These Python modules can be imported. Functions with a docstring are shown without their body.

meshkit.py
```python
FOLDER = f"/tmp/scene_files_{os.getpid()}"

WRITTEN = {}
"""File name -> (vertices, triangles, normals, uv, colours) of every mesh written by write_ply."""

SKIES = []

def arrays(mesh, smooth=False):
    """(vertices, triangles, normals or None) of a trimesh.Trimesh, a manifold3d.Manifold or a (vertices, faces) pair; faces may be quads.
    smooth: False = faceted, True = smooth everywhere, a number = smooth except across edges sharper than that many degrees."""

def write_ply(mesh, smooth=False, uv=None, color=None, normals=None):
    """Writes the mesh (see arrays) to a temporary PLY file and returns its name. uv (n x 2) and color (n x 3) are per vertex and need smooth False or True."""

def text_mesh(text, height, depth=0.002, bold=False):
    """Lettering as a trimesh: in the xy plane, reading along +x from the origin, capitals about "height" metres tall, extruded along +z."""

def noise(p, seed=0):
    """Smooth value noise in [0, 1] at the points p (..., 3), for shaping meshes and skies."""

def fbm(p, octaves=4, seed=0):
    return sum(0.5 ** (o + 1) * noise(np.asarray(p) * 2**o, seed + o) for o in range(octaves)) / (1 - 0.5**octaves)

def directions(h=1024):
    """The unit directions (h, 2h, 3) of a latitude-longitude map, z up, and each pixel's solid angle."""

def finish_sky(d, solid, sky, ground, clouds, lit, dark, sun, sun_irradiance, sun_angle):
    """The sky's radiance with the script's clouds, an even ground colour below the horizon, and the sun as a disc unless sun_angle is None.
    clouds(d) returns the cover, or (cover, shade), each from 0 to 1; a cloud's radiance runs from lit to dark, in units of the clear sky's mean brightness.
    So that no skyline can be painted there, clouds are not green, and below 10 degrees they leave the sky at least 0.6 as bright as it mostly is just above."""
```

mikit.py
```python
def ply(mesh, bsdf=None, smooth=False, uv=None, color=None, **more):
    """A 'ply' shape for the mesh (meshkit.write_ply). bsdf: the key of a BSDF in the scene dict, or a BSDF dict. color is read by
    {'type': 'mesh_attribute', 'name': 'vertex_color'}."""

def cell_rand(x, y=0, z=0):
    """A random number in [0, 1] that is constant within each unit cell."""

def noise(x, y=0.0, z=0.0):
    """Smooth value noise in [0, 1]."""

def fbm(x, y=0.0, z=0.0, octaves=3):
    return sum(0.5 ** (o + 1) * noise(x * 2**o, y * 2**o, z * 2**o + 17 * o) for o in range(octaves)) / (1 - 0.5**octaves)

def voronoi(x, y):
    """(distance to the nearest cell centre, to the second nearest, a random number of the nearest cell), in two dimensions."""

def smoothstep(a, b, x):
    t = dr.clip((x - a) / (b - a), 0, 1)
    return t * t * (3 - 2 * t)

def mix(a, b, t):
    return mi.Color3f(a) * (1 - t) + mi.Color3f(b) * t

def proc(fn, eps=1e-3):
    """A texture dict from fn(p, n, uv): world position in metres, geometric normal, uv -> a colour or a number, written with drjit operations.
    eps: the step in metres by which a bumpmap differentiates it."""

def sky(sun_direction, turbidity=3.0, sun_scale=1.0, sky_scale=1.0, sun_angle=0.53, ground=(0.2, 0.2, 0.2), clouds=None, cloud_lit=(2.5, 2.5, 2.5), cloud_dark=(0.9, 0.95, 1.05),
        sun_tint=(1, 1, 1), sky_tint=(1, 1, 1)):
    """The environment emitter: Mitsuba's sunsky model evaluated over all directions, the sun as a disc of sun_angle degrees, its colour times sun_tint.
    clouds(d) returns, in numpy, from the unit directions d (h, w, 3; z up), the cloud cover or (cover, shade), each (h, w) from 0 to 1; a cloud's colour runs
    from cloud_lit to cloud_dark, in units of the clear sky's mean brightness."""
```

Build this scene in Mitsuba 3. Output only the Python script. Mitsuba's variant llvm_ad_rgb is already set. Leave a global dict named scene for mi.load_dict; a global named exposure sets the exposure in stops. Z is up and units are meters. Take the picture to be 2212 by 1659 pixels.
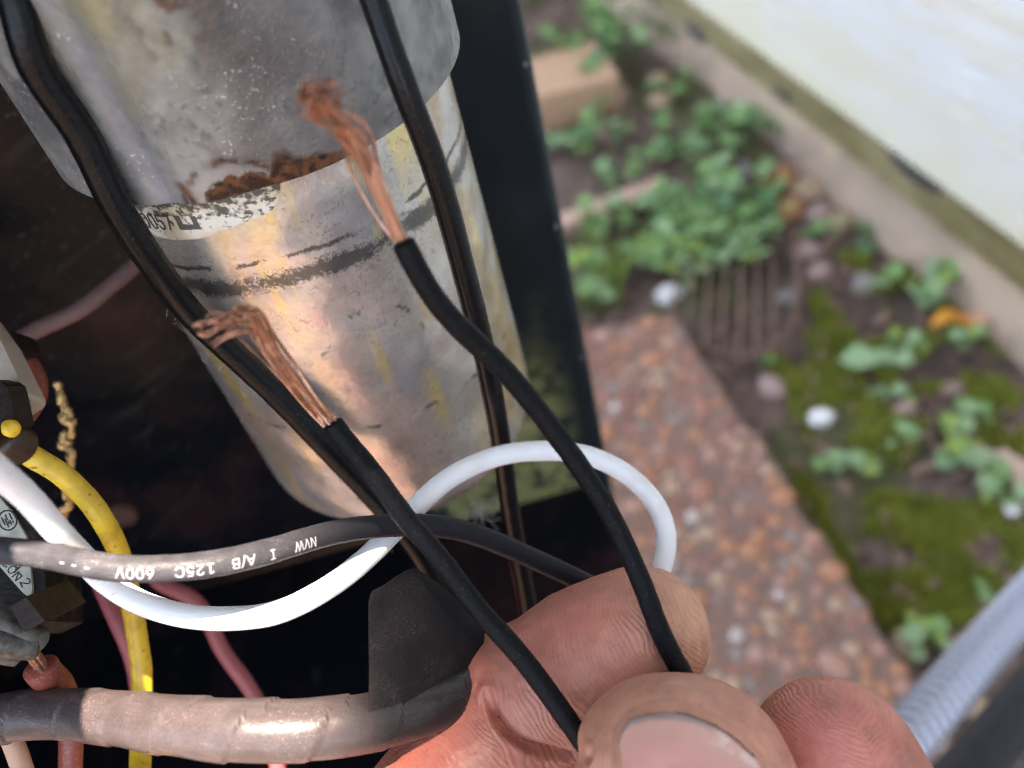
import math, random
import numpy as np, trimesh, shapely.geometry as sg
import drjit as dr
import mitsuba as mi
import mikit, meshkit
from mikit import noise, fbm, voronoi, smoothstep, mix, proc, cell_rand
from scipy.interpolate import CubicSpline

# ---------------------------------------------------------------- camera, sky, exposure
# world: z up, metres, the camera stands at the origin, +y is straight ahead (horizontal), the soil lies half a metre below
FOC = 1900.0 / 2212.0                                   # focal length / picture width
PITCH, ROLL = 0.775905, 0.274013
_d = np.array([math.sin(ROLL) * math.cos(PITCH), math.cos(ROLL) * math.cos(PITCH), math.sin(PITCH)])
_u = -_d
_f = np.array([0, 0, 1.0])
_y = _f - (_f @ _u) * _u
_y /= np.linalg.norm(_y)
BASIS = np.array([np.cross(_y, _u), _y, _u])            # rows: world x, y, z in camera axes (right, down, forward)
FWD, UPV = BASIS @ np.array([0, 0, 1.0]), BASIS @ np.array([0, -1.0, 0])
scene, labels = {'type': 'scene'}, {}
scene['camera'] = {'type': 'thinlens', 'fov': math.degrees(2 * math.atan(0.5 / FOC)), 'fov_axis': 'x',
                   'aperture_radius': 0.00108, 'focus_distance': 0.114, 'near_clip': 0.01, 'far_clip': 500.0,
                   'to_world': mi.ScalarTransform4f().look_at(origin=[0, 0, 0], target=FWD.tolist(), up=UPV.tolist())}
SUN = np.array([0.15, -0.20, 0.97])
SUN /= np.linalg.norm(SUN)
scene['sky'] = mikit.sky(SUN.tolist(), turbidity=3, ground=(0.12, 0.11, 0.09), clouds=lambda d: 0.45, cloud_lit=(1.45, 1.42, 1.40), cloud_dark=(0.9, 0.95, 1.05), sky_tint=(1.08, 1.0, 0.90))
exposure = 4.45

T = mi.ScalarTransform4f
rng = np.random.default_rng(11)


def ray(x, y):
    return BASIS @ np.array([(x - 1106) / 1900.0, (y - 829.5) / 1900.0, 1.0])


def at(x, y, depth):
    """the world point (metres) seen at x, y of a 2212 x 1659 picture, depth millimetres ahead"""
    return ray(x, y) * depth * 0.001


def on_z(x, y, z):
    w = ray(x, y)
    return w * (z / w[2])


def on_y(x, y, yy):
    w = ray(x, y)
    return w * (yy / w[1])


# ---------------------------------------------------------------- mesh helpers
def add(key, mesh, bsdf, smooth=False, **kw):
    assert key not in scene, key
    scene[key] = mikit.ply(mesh, bsdf, smooth=smooth, **kw)
    return key


def tag(key, label=None, category=None, group=None, kind=None):
    e = {}
    if label: e['label'] = label
    if category: e['category'] = category
    if group: e['group'] = group
    if kind: e['kind'] = kind
    labels[key] = e


def numbered(base):
    k, i = base, 0
    while k in scene or k in labels or any(s.startswith(k + '__') for s in scene):
        i += 1
        k = f'{base}_{i:03d}'
    return k


def spline(pts, n, extra=None):
    pts = np.asarray(pts, float)
    t = np.r_[0, np.cumsum(np.linalg.norm(np.diff(pts, axis=0), axis=1) ** 0.7)]
    s = CubicSpline(t, pts)
    u = np.linspace(0, t[-1], n)
    p = s(u)
    if extra is not None:
        return p, np.interp(u, t, extra)
    return p


def frames(path, ref=None):
    tg = np.gradient(path, axis=0)
    tg /= np.linalg.norm(tg, axis=1, keepdims=True)
    a = np.array(ref if ref is not None else [0.31, 0.2, 0.93])
    a = a - (a @ tg[0]) * tg[0]
    a /= np.linalg.norm(a)
    N = [a]
    for i in range(1, len(path)):
        a = N[-1] - (N[-1] @ tg[i]) * tg[i]
        N.append(a / np.linalg.norm(a))
    N = np.array(N)
    return tg, N, np.cross(tg, N)


def tube(path, r, seg=20, cap=True, ref=None, profile=None, hole=0.0):
    """a tube along the path; r: radius or one per point; profile(i, angle) -> factor"""
    path = np.asarray(path, float)
    n = len(path)
    r = np.broadcast_to(np.asarray(r, float), n)
    tg, N, Bn = frames(path, ref)
    a = np.linspace(0, 2 * np.pi, seg, endpoint=False)
    k = np.ones((n, seg)) if profile is None else np.array([profile(i, a) for i in range(n)])
    v = path[:, None] + (r[:, None, None] * k[..., None]) * (np.cos(a)[None, :, None] * N[:, None] + np.sin(a)[None, :, None] * Bn[:, None])
    v = v.reshape(-1, 3)
    i, j = np.meshgrid(np.arange(n - 1), np.arange(seg), indexing='ij')
    q = np.stack([i * seg + j, i * seg + (j + 1) % seg, (i + 1) * seg + (j + 1) % seg, (i + 1) * seg + j], -1).reshape(-1, 4)
    f = np.vstack([q[:, [0, 1, 2]], q[:, [0, 2, 3]]])
    if cap:
        for e, s in ((0, 1), (n - 1, -1)):
            # rounded ends: two shrinking rings and a point
            base = e * seg
            c0 = path[e]
            out = -tg[e] * s
            prev = np.arange(base, base + seg)
            for fr, ln in ((0.82, 0.35), (0.45, 0.5)):
                ring = c0 + (v[base:base + seg] - c0) * fr + out * r[e] * ln * 0.5
                idx = np.arange(len(v), len(v) + seg)
                v = np.vstack([v, ring])
                for jj in range(seg):
                    k2 = (jj + 1) % seg
                    t2 = [[prev[jj], idx[jj], idx[k2]], [prev[jj], idx[k2], prev[k2]]]
                    if s < 0: t2 = [x[::-1] for x in t2]
                    f = np.vstack([f, t2])
                prev = idx
            v = np.vstack([v, c0 + out * r[e] * 0.27])
            for jj in range(seg):
                x = [prev[jj], len(v) - 1, prev[(jj + 1) % seg]]
                f = np.vstack([f, [x[::-1] if s < 0 else x]])
    m = trimesh.Trimesh(v, f, process=False)
    if m.volume < 0: m.invert()
    return m


def pix_path(pts, n=90):
    w = np.array([at(*p[:3]) for p in pts])
    return spline(w, n)


def rbox(size, r=0.002, seg=3):
    """a box with rounded edges, centred"""
    import manifold3d as m3
    sx, sy, sz = (max(s / 2 - r, 1e-5) for s in size)
    hull = m3.Manifold.batch_hull([m3.Manifold.sphere(r, 4 * seg).translate([x * sx, y * sy, z * sz]) for x in (-1, 1) for y in (-1, 1) for z in (-1, 1)])
    g = hull.to_mesh()
    return trimesh.Trimesh(g.vert_properties[:, :3], g.tri_verts, process=False)


def place(mesh, M=None, loc=(0, 0, 0)):
    m = mesh.copy()
    if M is not None:
        X = np.eye(4); X[:3, :3] = np.asarray(M); m.apply_transform(X)
    m.apply_translation(loc)
    return m


def prism(front, direction, thick, bev=0.0):
    """solid from a polygon of world points, pushed back along direction"""
    front = np.asarray(front, float)
    c = front.mean(0)
    d = np.asarray(direction, float) * thick
    rings = [c + (front - c) * (1 - bev * 1.0), front + np.asarray(direction) * (0.0006 if bev else 0), front + d]
    if not bev: rings = rings[1:]
    n = len(front)
    nrm = np.cross(front[1] - front[0], front[2] - front[0])
    # triangulate the front in its own plane
    e1 = (front[1] - front[0]) / np.linalg.norm(front[1] - front[0])
    e2 = np.cross(nrm, e1); e2 /= np.linalg.norm(e2)
    poly = sg.Polygon(np.c_[(front - c) @ e1, (front - c) @ e2])
    tv, tf = trimesh.creation.triangulate_polygon(poly, engine='earcut')
    # earcut keeps the ring's order of vertices up to orientation: match them back
    P2 = np.c_[(front - c) @ e1, (front - c) @ e2]
    match = np.array([np.argmin(((P2 - q) ** 2).sum(1)) for q in tv])
    tf = match[tf]
    v = np.vstack(rings)
    f = [list(x) for x in tf] + [list(x[::-1] + (len(rings) - 1) * n) for x in tf]
    for k in range(len(rings) - 1):
        for i in range(n):
            j = (i + 1) % n
            f += [[k * n + i, k * n + j, (k + 1) * n + j], [k * n + i, (k + 1) * n + j, (k + 1) * n + i]]
    m = trimesh.Trimesh(v, np.array(f), process=False)
    trimesh.repair.fix_normals(m)
    return m


def grid_mesh(P, closed_u=False):
    """mesh of a (n, m, 3) array of points"""
    n, m = P.shape[:2]
    i, j = np.meshgrid(np.arange(n - 1), np.arange(m - 1), indexing='ij')
    q = np.stack([i * m + j, i * m + j + 1, (i + 1) * m + j + 1, (i + 1) * m + j], -1).reshape(-1, 4)
    f = np.vstack([q[:, [0, 1, 2]], q[:, [0, 2, 3]]])
    return trimesh.Trimesh(P.reshape(-1, 3), f, process=False)


def sheet(P, thick):
    """closed thin solid from a grid of points; thick along -normal"""
    a = grid_mesh(P)
    nrm = meshkit.arrays(a, True)[2].reshape(P.shape)
    Q = P - nrm * thick
    n, m = P.shape[:2]
    v = np.vstack([P.reshape(-1, 3), Q.reshape(-1, 3)])
    f = [a.faces, a.faces[:, ::-1] + n * m]
    loop = [(0, j) for j in range(m)] + [(i, m - 1) for i in range(1, n)] + [(n - 1, j) for j in range(m - 2, -1, -1)] + [(i, 0) for i in range(n - 2, 0, -1)]
    idx = np.array([i * m + j for i, j in loop])
    nx = np.roll(idx, -1)
    f += [np.c_[idx, nx + n * m, nx], np.c_[idx, idx + n * m, nx + n * m]]
    return trimesh.Trimesh(v, np.vstack(f), process=False)


def blob(r, seed, amp=0.25, sub=2, squash=(1, 1, 1)):
    m = trimesh.creation.icosphere(subdivisions=sub, radius=1.0)
    v = m.vertices
    k = 1 + amp * 2 * (np.asarray(meshkit.fbm(v * 1.3 + seed * 7.13)) - 0.5)
    m.vertices = v * np.asarray(k).reshape(-1, 1) * np.asarray(squash) * r
    return m


# ---------------------------------------------------------------- materials
def bs(name, base, rough=0.5, metal=0.0, spec=0.5, bump=None, bump_scale=0.0002, eps=2e-5, coat=0.0, coat_gloss=0.9, two=True, extra=None):
    b = {'type': 'principled', 'base_color': base if isinstance(base, dict) else {'type': 'rgb', 'value': list(base)},
         'roughness': rough if isinstance(rough, (float, int)) else rough, 'metallic': metal if isinstance(metal, (float, int, dict)) else metal, 'specular': spec}
    if coat: b |= {'clearcoat': coat, 'clearcoat_gloss': coat_gloss}
    if extra: b |= extra
    if bump is not None:
        t = proc(bump, eps=eps)
        b = {'type': 'bumpmap', 'arbitrary': t, 'scale': bump_scale, 'bsdf': b}
    if two: b = {'type': 'twosided', 'bsdf': b}
    scene[name] = b
    return name


CAPX, CAPY, CAPR, SLR, RIMZ = -0.02341, 0.12707, 0.027, 0.030, -0.0525


def cyl_coords(p):
    return dr.atan2(p.x - CAPX, -(p.y - CAPY)), p.z


def f_black_wire(p, n, uv):
    q = p * 1000
    dust = smoothstep(0.80, 0.88, noise(q.x * 5, q.y * 5, q.z * 5)) * 0.5
    film = smoothstep(0.45, 0.8, fbm(q.x * 0.35, q.y * 0.35, q.z * 0.35)) * 0.25
    return mix((0.0042, 0.0047, 0.0062), (0.10, 0.10, 0.105), dr.clip(dust * 0.4 + film * 0.03, 0, 1))


def f_wire_rough(p, n, uv):
    q = p * 1000
    return 0.30 + 0.25 * fbm(q.x * 0.8, q.y * 0.8, q.z * 0.8)


def f_wire_bump(p, n, uv):
    q = p * 1000
    return fbm(q.x * 1.4, q.y * 1.4, q.z * 1.4) * 0.7 + noise(q.x * 6, q.y * 6, q.z * 6) * 0.3


bs('m_black_wire', proc(f_black_wire), proc(f_wire_rough), spec=0.10, bump=f_wire_bump, bump_scale=0.00012)
bs('m_black_gloss_wire', proc(f_black_wire), 0.22, spec=0.22, bump=f_wire_bump, bump_scale=0.00006)


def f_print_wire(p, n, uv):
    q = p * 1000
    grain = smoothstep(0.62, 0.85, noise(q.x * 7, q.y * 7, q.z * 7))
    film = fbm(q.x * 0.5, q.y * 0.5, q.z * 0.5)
    return mix((0.009, 0.009, 0.013), (0.155, 0.148, 0.168), dr.clip((0.05 + 0.10 * film + 0.22 * grain * smoothstep(0.3, 0.7, film)) * (0.25 + 2.2 * smoothstep(-0.022, -0.034, p.x + 0.006 * (film - 0.5))), 0, 1))  # left stretch painted lighter where the sun patch falls, over real dust grain


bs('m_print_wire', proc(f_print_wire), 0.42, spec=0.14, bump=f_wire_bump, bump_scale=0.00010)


def f_white_wire(p, n, uv):
    q = p * 1000
    g = smoothstep(0.55, 0.8, fbm(q.x * 0.25, q.y * 0.25, q.z * 0.25))
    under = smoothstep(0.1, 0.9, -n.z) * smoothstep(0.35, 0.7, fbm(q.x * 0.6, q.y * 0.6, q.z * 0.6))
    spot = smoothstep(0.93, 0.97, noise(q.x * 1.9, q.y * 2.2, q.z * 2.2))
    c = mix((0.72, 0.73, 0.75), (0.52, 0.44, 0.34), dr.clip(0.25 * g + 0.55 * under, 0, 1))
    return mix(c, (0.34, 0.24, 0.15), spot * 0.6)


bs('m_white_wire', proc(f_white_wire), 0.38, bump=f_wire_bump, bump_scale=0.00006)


def f_yellow(p, n, uv):
    q = p * 1000
    g = fbm(q.x * 0.4, q.y * 0.4, q.z * 0.4)
    spot = smoothstep(0.86, 0.93, noise(q.x * 1.6, q.y * 1.6, q.z * 1.6))
    return mix(mix((0.72, 0.48, 0.035), (0.55, 0.36, 0.03), smoothstep(0.4, 0.8, g)), (0.16, 0.08, 0.02), spot * 0.8)


bs('m_yellow_wire', proc(f_yellow), 0.35, bump=f_wire_bump, bump_scale=0.00006)


def f_red(p, n, uv):
    q = p * 1000
    g = fbm(q.x * 0.5, q.y * 0.5, q.z * 0.5)
    dust = smoothstep(0.6, 0.8, noise(q.x * 4, q.y * 4, q.z * 4))
    return mix(mix((0.16, 0.032, 0.024), (0.25, 0.07, 0.048), g), (0.34, 0.17, 0.12), dust * 0.4)


bs('m_red_wire', proc(f_red), 0.4, bump=f_wire_bump, bump_scale=0.0001)
bs('m_pink_refl', (0.27, 0.065, 0.072), 0.5)
bs('m_pink_glint', (0.20, 0.12, 0.115), 0.5)
bs('m_tan_wire', (0.45, 0.27, 0.19), 0.45)


def f_copper(p, n, uv):
    q = p * 1000
    g = fbm(q.x * 1.5, q.y * 1.5, q.z * 1.5)
    return mix((0.72, 0.42, 0.31), (0.42, 0.22, 0.15), smoothstep(0.3, 0.7, g))


bs('m_copper', proc(f_copper), 0.42, metal=0.95)
bs('m_copper_001', (0.52, 0.29, 0.21), 0.45, metal=0.95)
bs('m_copper_002', (0.36, 0.18, 0.10), 0.45, metal=0.8)
bs('m_gold_refl', (0.75, 0.50, 0.22), 0.35, metal=0.85, bump=f_wire_bump, bump_scale=0.0004)


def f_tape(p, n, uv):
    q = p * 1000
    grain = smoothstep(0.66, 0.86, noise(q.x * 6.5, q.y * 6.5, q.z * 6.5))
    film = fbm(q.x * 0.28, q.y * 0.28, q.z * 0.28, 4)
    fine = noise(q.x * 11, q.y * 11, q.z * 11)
    w = smoothstep(-0.0245, -0.031, p.x + 0.004 * (film - 0.5))   # sunlit end of the tape painted lighter, the shaded flap kept dark
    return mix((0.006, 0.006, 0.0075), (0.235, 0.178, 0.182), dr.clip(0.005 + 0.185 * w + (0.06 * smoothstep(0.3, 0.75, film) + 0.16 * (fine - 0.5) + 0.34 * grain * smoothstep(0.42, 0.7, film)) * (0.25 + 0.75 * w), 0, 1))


def f_tape_bump(p, n, uv):
    q = p * 1000
    return fbm(q.x * 0.9, q.y * 0.9, q.z * 0.9) + 0.3 * noise(q.x * 5, q.y * 5, q.z * 5)


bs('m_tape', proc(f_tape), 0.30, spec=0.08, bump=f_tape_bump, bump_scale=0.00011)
bs('m_tape_gloss', proc(f_tape), 0.31, spec=0.42, bump=f_tape_bump, bump_scale=0.00006)  # shinier copy for the sunlit bundle; the shaded flap keeps the dull one


def f_cab(p, n, uv):
    q = p * 1000
    g = fbm(q.x * 0.06, q.y * 0.06, q.z * 0.06, 4)
    spk = smoothstep(0.86, 0.92, noise(q.x * 1.4, q.y * 1.4, q.z * 1.4))
    dust = smoothstep(0.45, 0.75, g) * (0.3 + 0.7 * smoothstep(0.3, 0.9, n.z))
    c = mix((0.004, 0.005, 0.0075), (0.080, 0.040, 0.050), dust * 0.10)
    red_refl = smoothstep(0.52, 0.72, fbm(q.x * 0.035 + 3, q.y * 0.05, q.z * 0.022, 4))
    c = mix(c, (0.05, 0.018, 0.016), red_refl * 0.4)  # dim reddish reflections in the panel, painted into its colour
    scr = smoothstep(0.70, 0.76, fbm(q.x * 0.02 + q.z * 0.10, q.y * 0.1, q.z * 0.25 - q.x * 0.12, 3))
    return mix(c, (0.3, 0.27, 0.24), dr.maximum(spk * 0.3, scr * 0.035))


def f_cab_rough(p, n, uv):
    q = p * 1000
    return 0.14 + 0.3 * fbm(q.x * 0.08, q.y * 0.08, q.z * 0.08, 3)


def f_cab_bump(p, n, uv):
    q = p * 1000
    return fbm(q.x * 0.05, q.y * 0.05, q.z * 0.05, 3)


bs('m_cabinet', proc(f_cab), proc(f_cab_rough), spec=0.13, bump=f_cab_bump, bump_scale=0.0016, eps=2e-4)


def f_post(p, n, uv):
    q = p * 1000
    g = fbm(q.x * 0.08, q.y * 0.08, q.z * 0.04, 3)
    low = smoothstep(-135, -190, q.z + 40 * (fbm(q.x * 0.06, q.z * 0.05, 3.1) - 0.5)) * smoothstep(18, 5, q.x)
    ground_refl = smoothstep(0.26, 0.62, fbm(q.x * 0.30, q.y * 0.3, q.z * 0.22, 4)) * low * smoothstep(-240, -215, q.z)
    spk = smoothstep(0.955, 0.965, noise(q.x * 0.35, q.y * 0.35, q.z * 0.35))
    c = mix((0.008, 0.014, 0.019), (0.020, 0.028, 0.033), smoothstep(0.4, 0.8, g))
    c = mix(c, mix((0.12, 0.15, 0.035), (0.30, 0.28, 0.15), fbm(q.x * 0.3, q.y * 0.3, q.z * 0.3)), ground_refl * 0.95)  # green reflection of the ground, painted into the post's colour
    return mix(c, (0.4, 0.38, 0.35), spk * 0.6)


bs('m_post', proc(f_post), 0.36, spec=0.22, bump=f_cab_bump, bump_scale=0.0004, eps=2e-4)


# ---------------------------------------------------------------- capacitor and its sleeve
def f_can(p, n, uv):
    th, z = cyl_coords(p)
    s = th * 27.0                                        # millimetres round the can
    q = z * 1000
    s, q = s + 1.1 * (fbm(s * 0.5, q * 0.5, 21.0, 3) - 0.5), q + 0.9 * (fbm(s * 0.5, q * 0.5, 33.0, 3) - 0.5)
    g = fbm(s * 0.10, q * 0.10, 3.3, 4)
    fine = fbm(s * 0.9, q * 0.9, 1.7, 3)
    spk = noise(s * 4.5, q * 4.5, 0.3)
    pink = smoothstep(0.52, 0.66, fbm(s * 0.13 + 3.0, q * 0.09 + 4.0, 2.2, 3))  # yellow, pink and blue streaks: stains and wire reflections painted together
    blue = smoothstep(0.52, 0.68, fbm(s * 0.12 + 31.0, q * 0.08 + 4.0, 5.2, 3))
    c = mix((0.50, 0.485, 0.455), (0.74, 0.725, 0.69), smoothstep(0.25, 0.75, g))
    yel = smoothstep(0.50, 0.66, fbm(s * 0.33 + 9.1, q * 0.035, 7.7, 3)) * smoothstep(0.3, 0.6, fbm(s * 0.1, q * 0.08, 1.7, 2))
    yel = dr.maximum(yel, dr.maximum(dr.exp(-dr.square((s + 10.2) / 1.5) - dr.square((q + 77.5) / 6.0)), dr.exp(-dr.square((s - 11.5) / 1.2) - dr.square((q + 99.0) / 7.0))))
    c = mix(c, (0.90, 0.74, 0.27), yel * 0.8)
    c = mix(c, (0.78, 0.58, 0.58), dr.maximum(pink * 0.32, 0.8 * dr.exp(-dr.square((s + 0.3) / 1.6) - dr.square((q + 75.6) / 2.0))))
    c = mix(c, (0.42, 0.47, 0.52), blue * 0.75)
    # tan oxide on the right-hand flank
    tan = smoothstep(0.75, 1.05, th + 0.35 * (fbm(s * 0.2, q * 0.14, 9.0, 3) - 0.5)) * smoothstep(0.35, 0.55, fbm(s * 0.12, q * 0.12, 4.4, 3))
    c = mix(c, (0.50, 0.37, 0.20), tan * 0.7)
    # black scuffs left by a strap that once ran round the can
    wob = (fbm(s * 0.12, 0.0, 5.0, 2) - 0.5) * 1.0
    b1 = dr.exp(-dr.square((q + 64.2 + wob) / 0.45)) * smoothstep(0.38, 0.6, fbm(s * 0.3, q * 0.4, 8.8, 2))
    b2 = dr.exp(-dr.square((q + 67.7 + wob) / 1.55)) * (0.72 + 0.6 * smoothstep(0.3, 0.62, fbm(s * 0.16, q * 0.3, 2.8, 2)))
    b3 = dr.exp(-dr.square((q + 99.0 + 0.08 * s) / 0.5)) * smoothstep(0.48, 0.62, fbm(s * 0.4, q * 0.5, 6.8, 2)) * 0.8
    arc = dr.sqrt(dr.square(s - 5.5) + dr.square((q + 85.5) * 0.9))
    b4 = dr.exp(-dr.square((arc - 8.0) / 0.55)) * smoothstep(0.44, 0.6, fbm(s * 0.45, q * 0.45, 1.1, 2)) * smoothstep(-88.5, -84.5, q) * 0.55
    scr = smoothstep(0.60, 0.72, fbm(s * 0.3 + 3 + 0.2 * q, q * 0.9 - 0.15 * s, 6.1, 4)) * 0.35
    k = dr.maximum(dr.maximum(b1, b2), dr.maximum(b3, b4))
    k = smoothstep(0.18, 0.95, k * 1.05 + 0.9 * (fbm(s * 1.6, q * 2.4, 1.7, 4) - 0.5) + 0.75 * (spk - 0.5)) * smoothstep(0.03, 0.25, k)
    c = mix(c, (0.05, 0.05, 0.055), k * 0.82)
    c = mix(c, (0.38, 0.37, 0.37), scr * 0.45)
    dots = smoothstep(0.74, 0.84, noise(s * 3.1, q * 3.1, 4.0)) * smoothstep(0.42, 0.62, fbm(s * 0.2, q * 0.3, 14.0, 3))
    c = mix(c, (0.16, 0.13, 0.10), dots * 0.35)
    return c * (0.80 + 0.40 * fbm(s * 1.7, q * 1.7, 1.7, 4))


def f_can_rough(p, n, uv):
    th, z = cyl_coords(p)
    return 0.22 + 0.22 * fbm(th * 8, z * 260, 2.0, 3)


def f_can_bump(p, n, uv):
    q = p * 1000
    th, z = cyl_coords(p)
    return fbm(q.x * 0.12, q.y * 0.12, q.z * 0.12, 2) * 5 + fbm(th * 27 * 0.5, z * 1000 * 0.5, 2.0, 4) * 0.5 + 0.12 * noise(th * 27 * 6, z * 1000 * 1.5, 0.7)


bs('m_can', proc(f_can), proc(f_can_rough), metal=0.76, bump=f_can_bump, bump_scale=0.00016)


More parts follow.
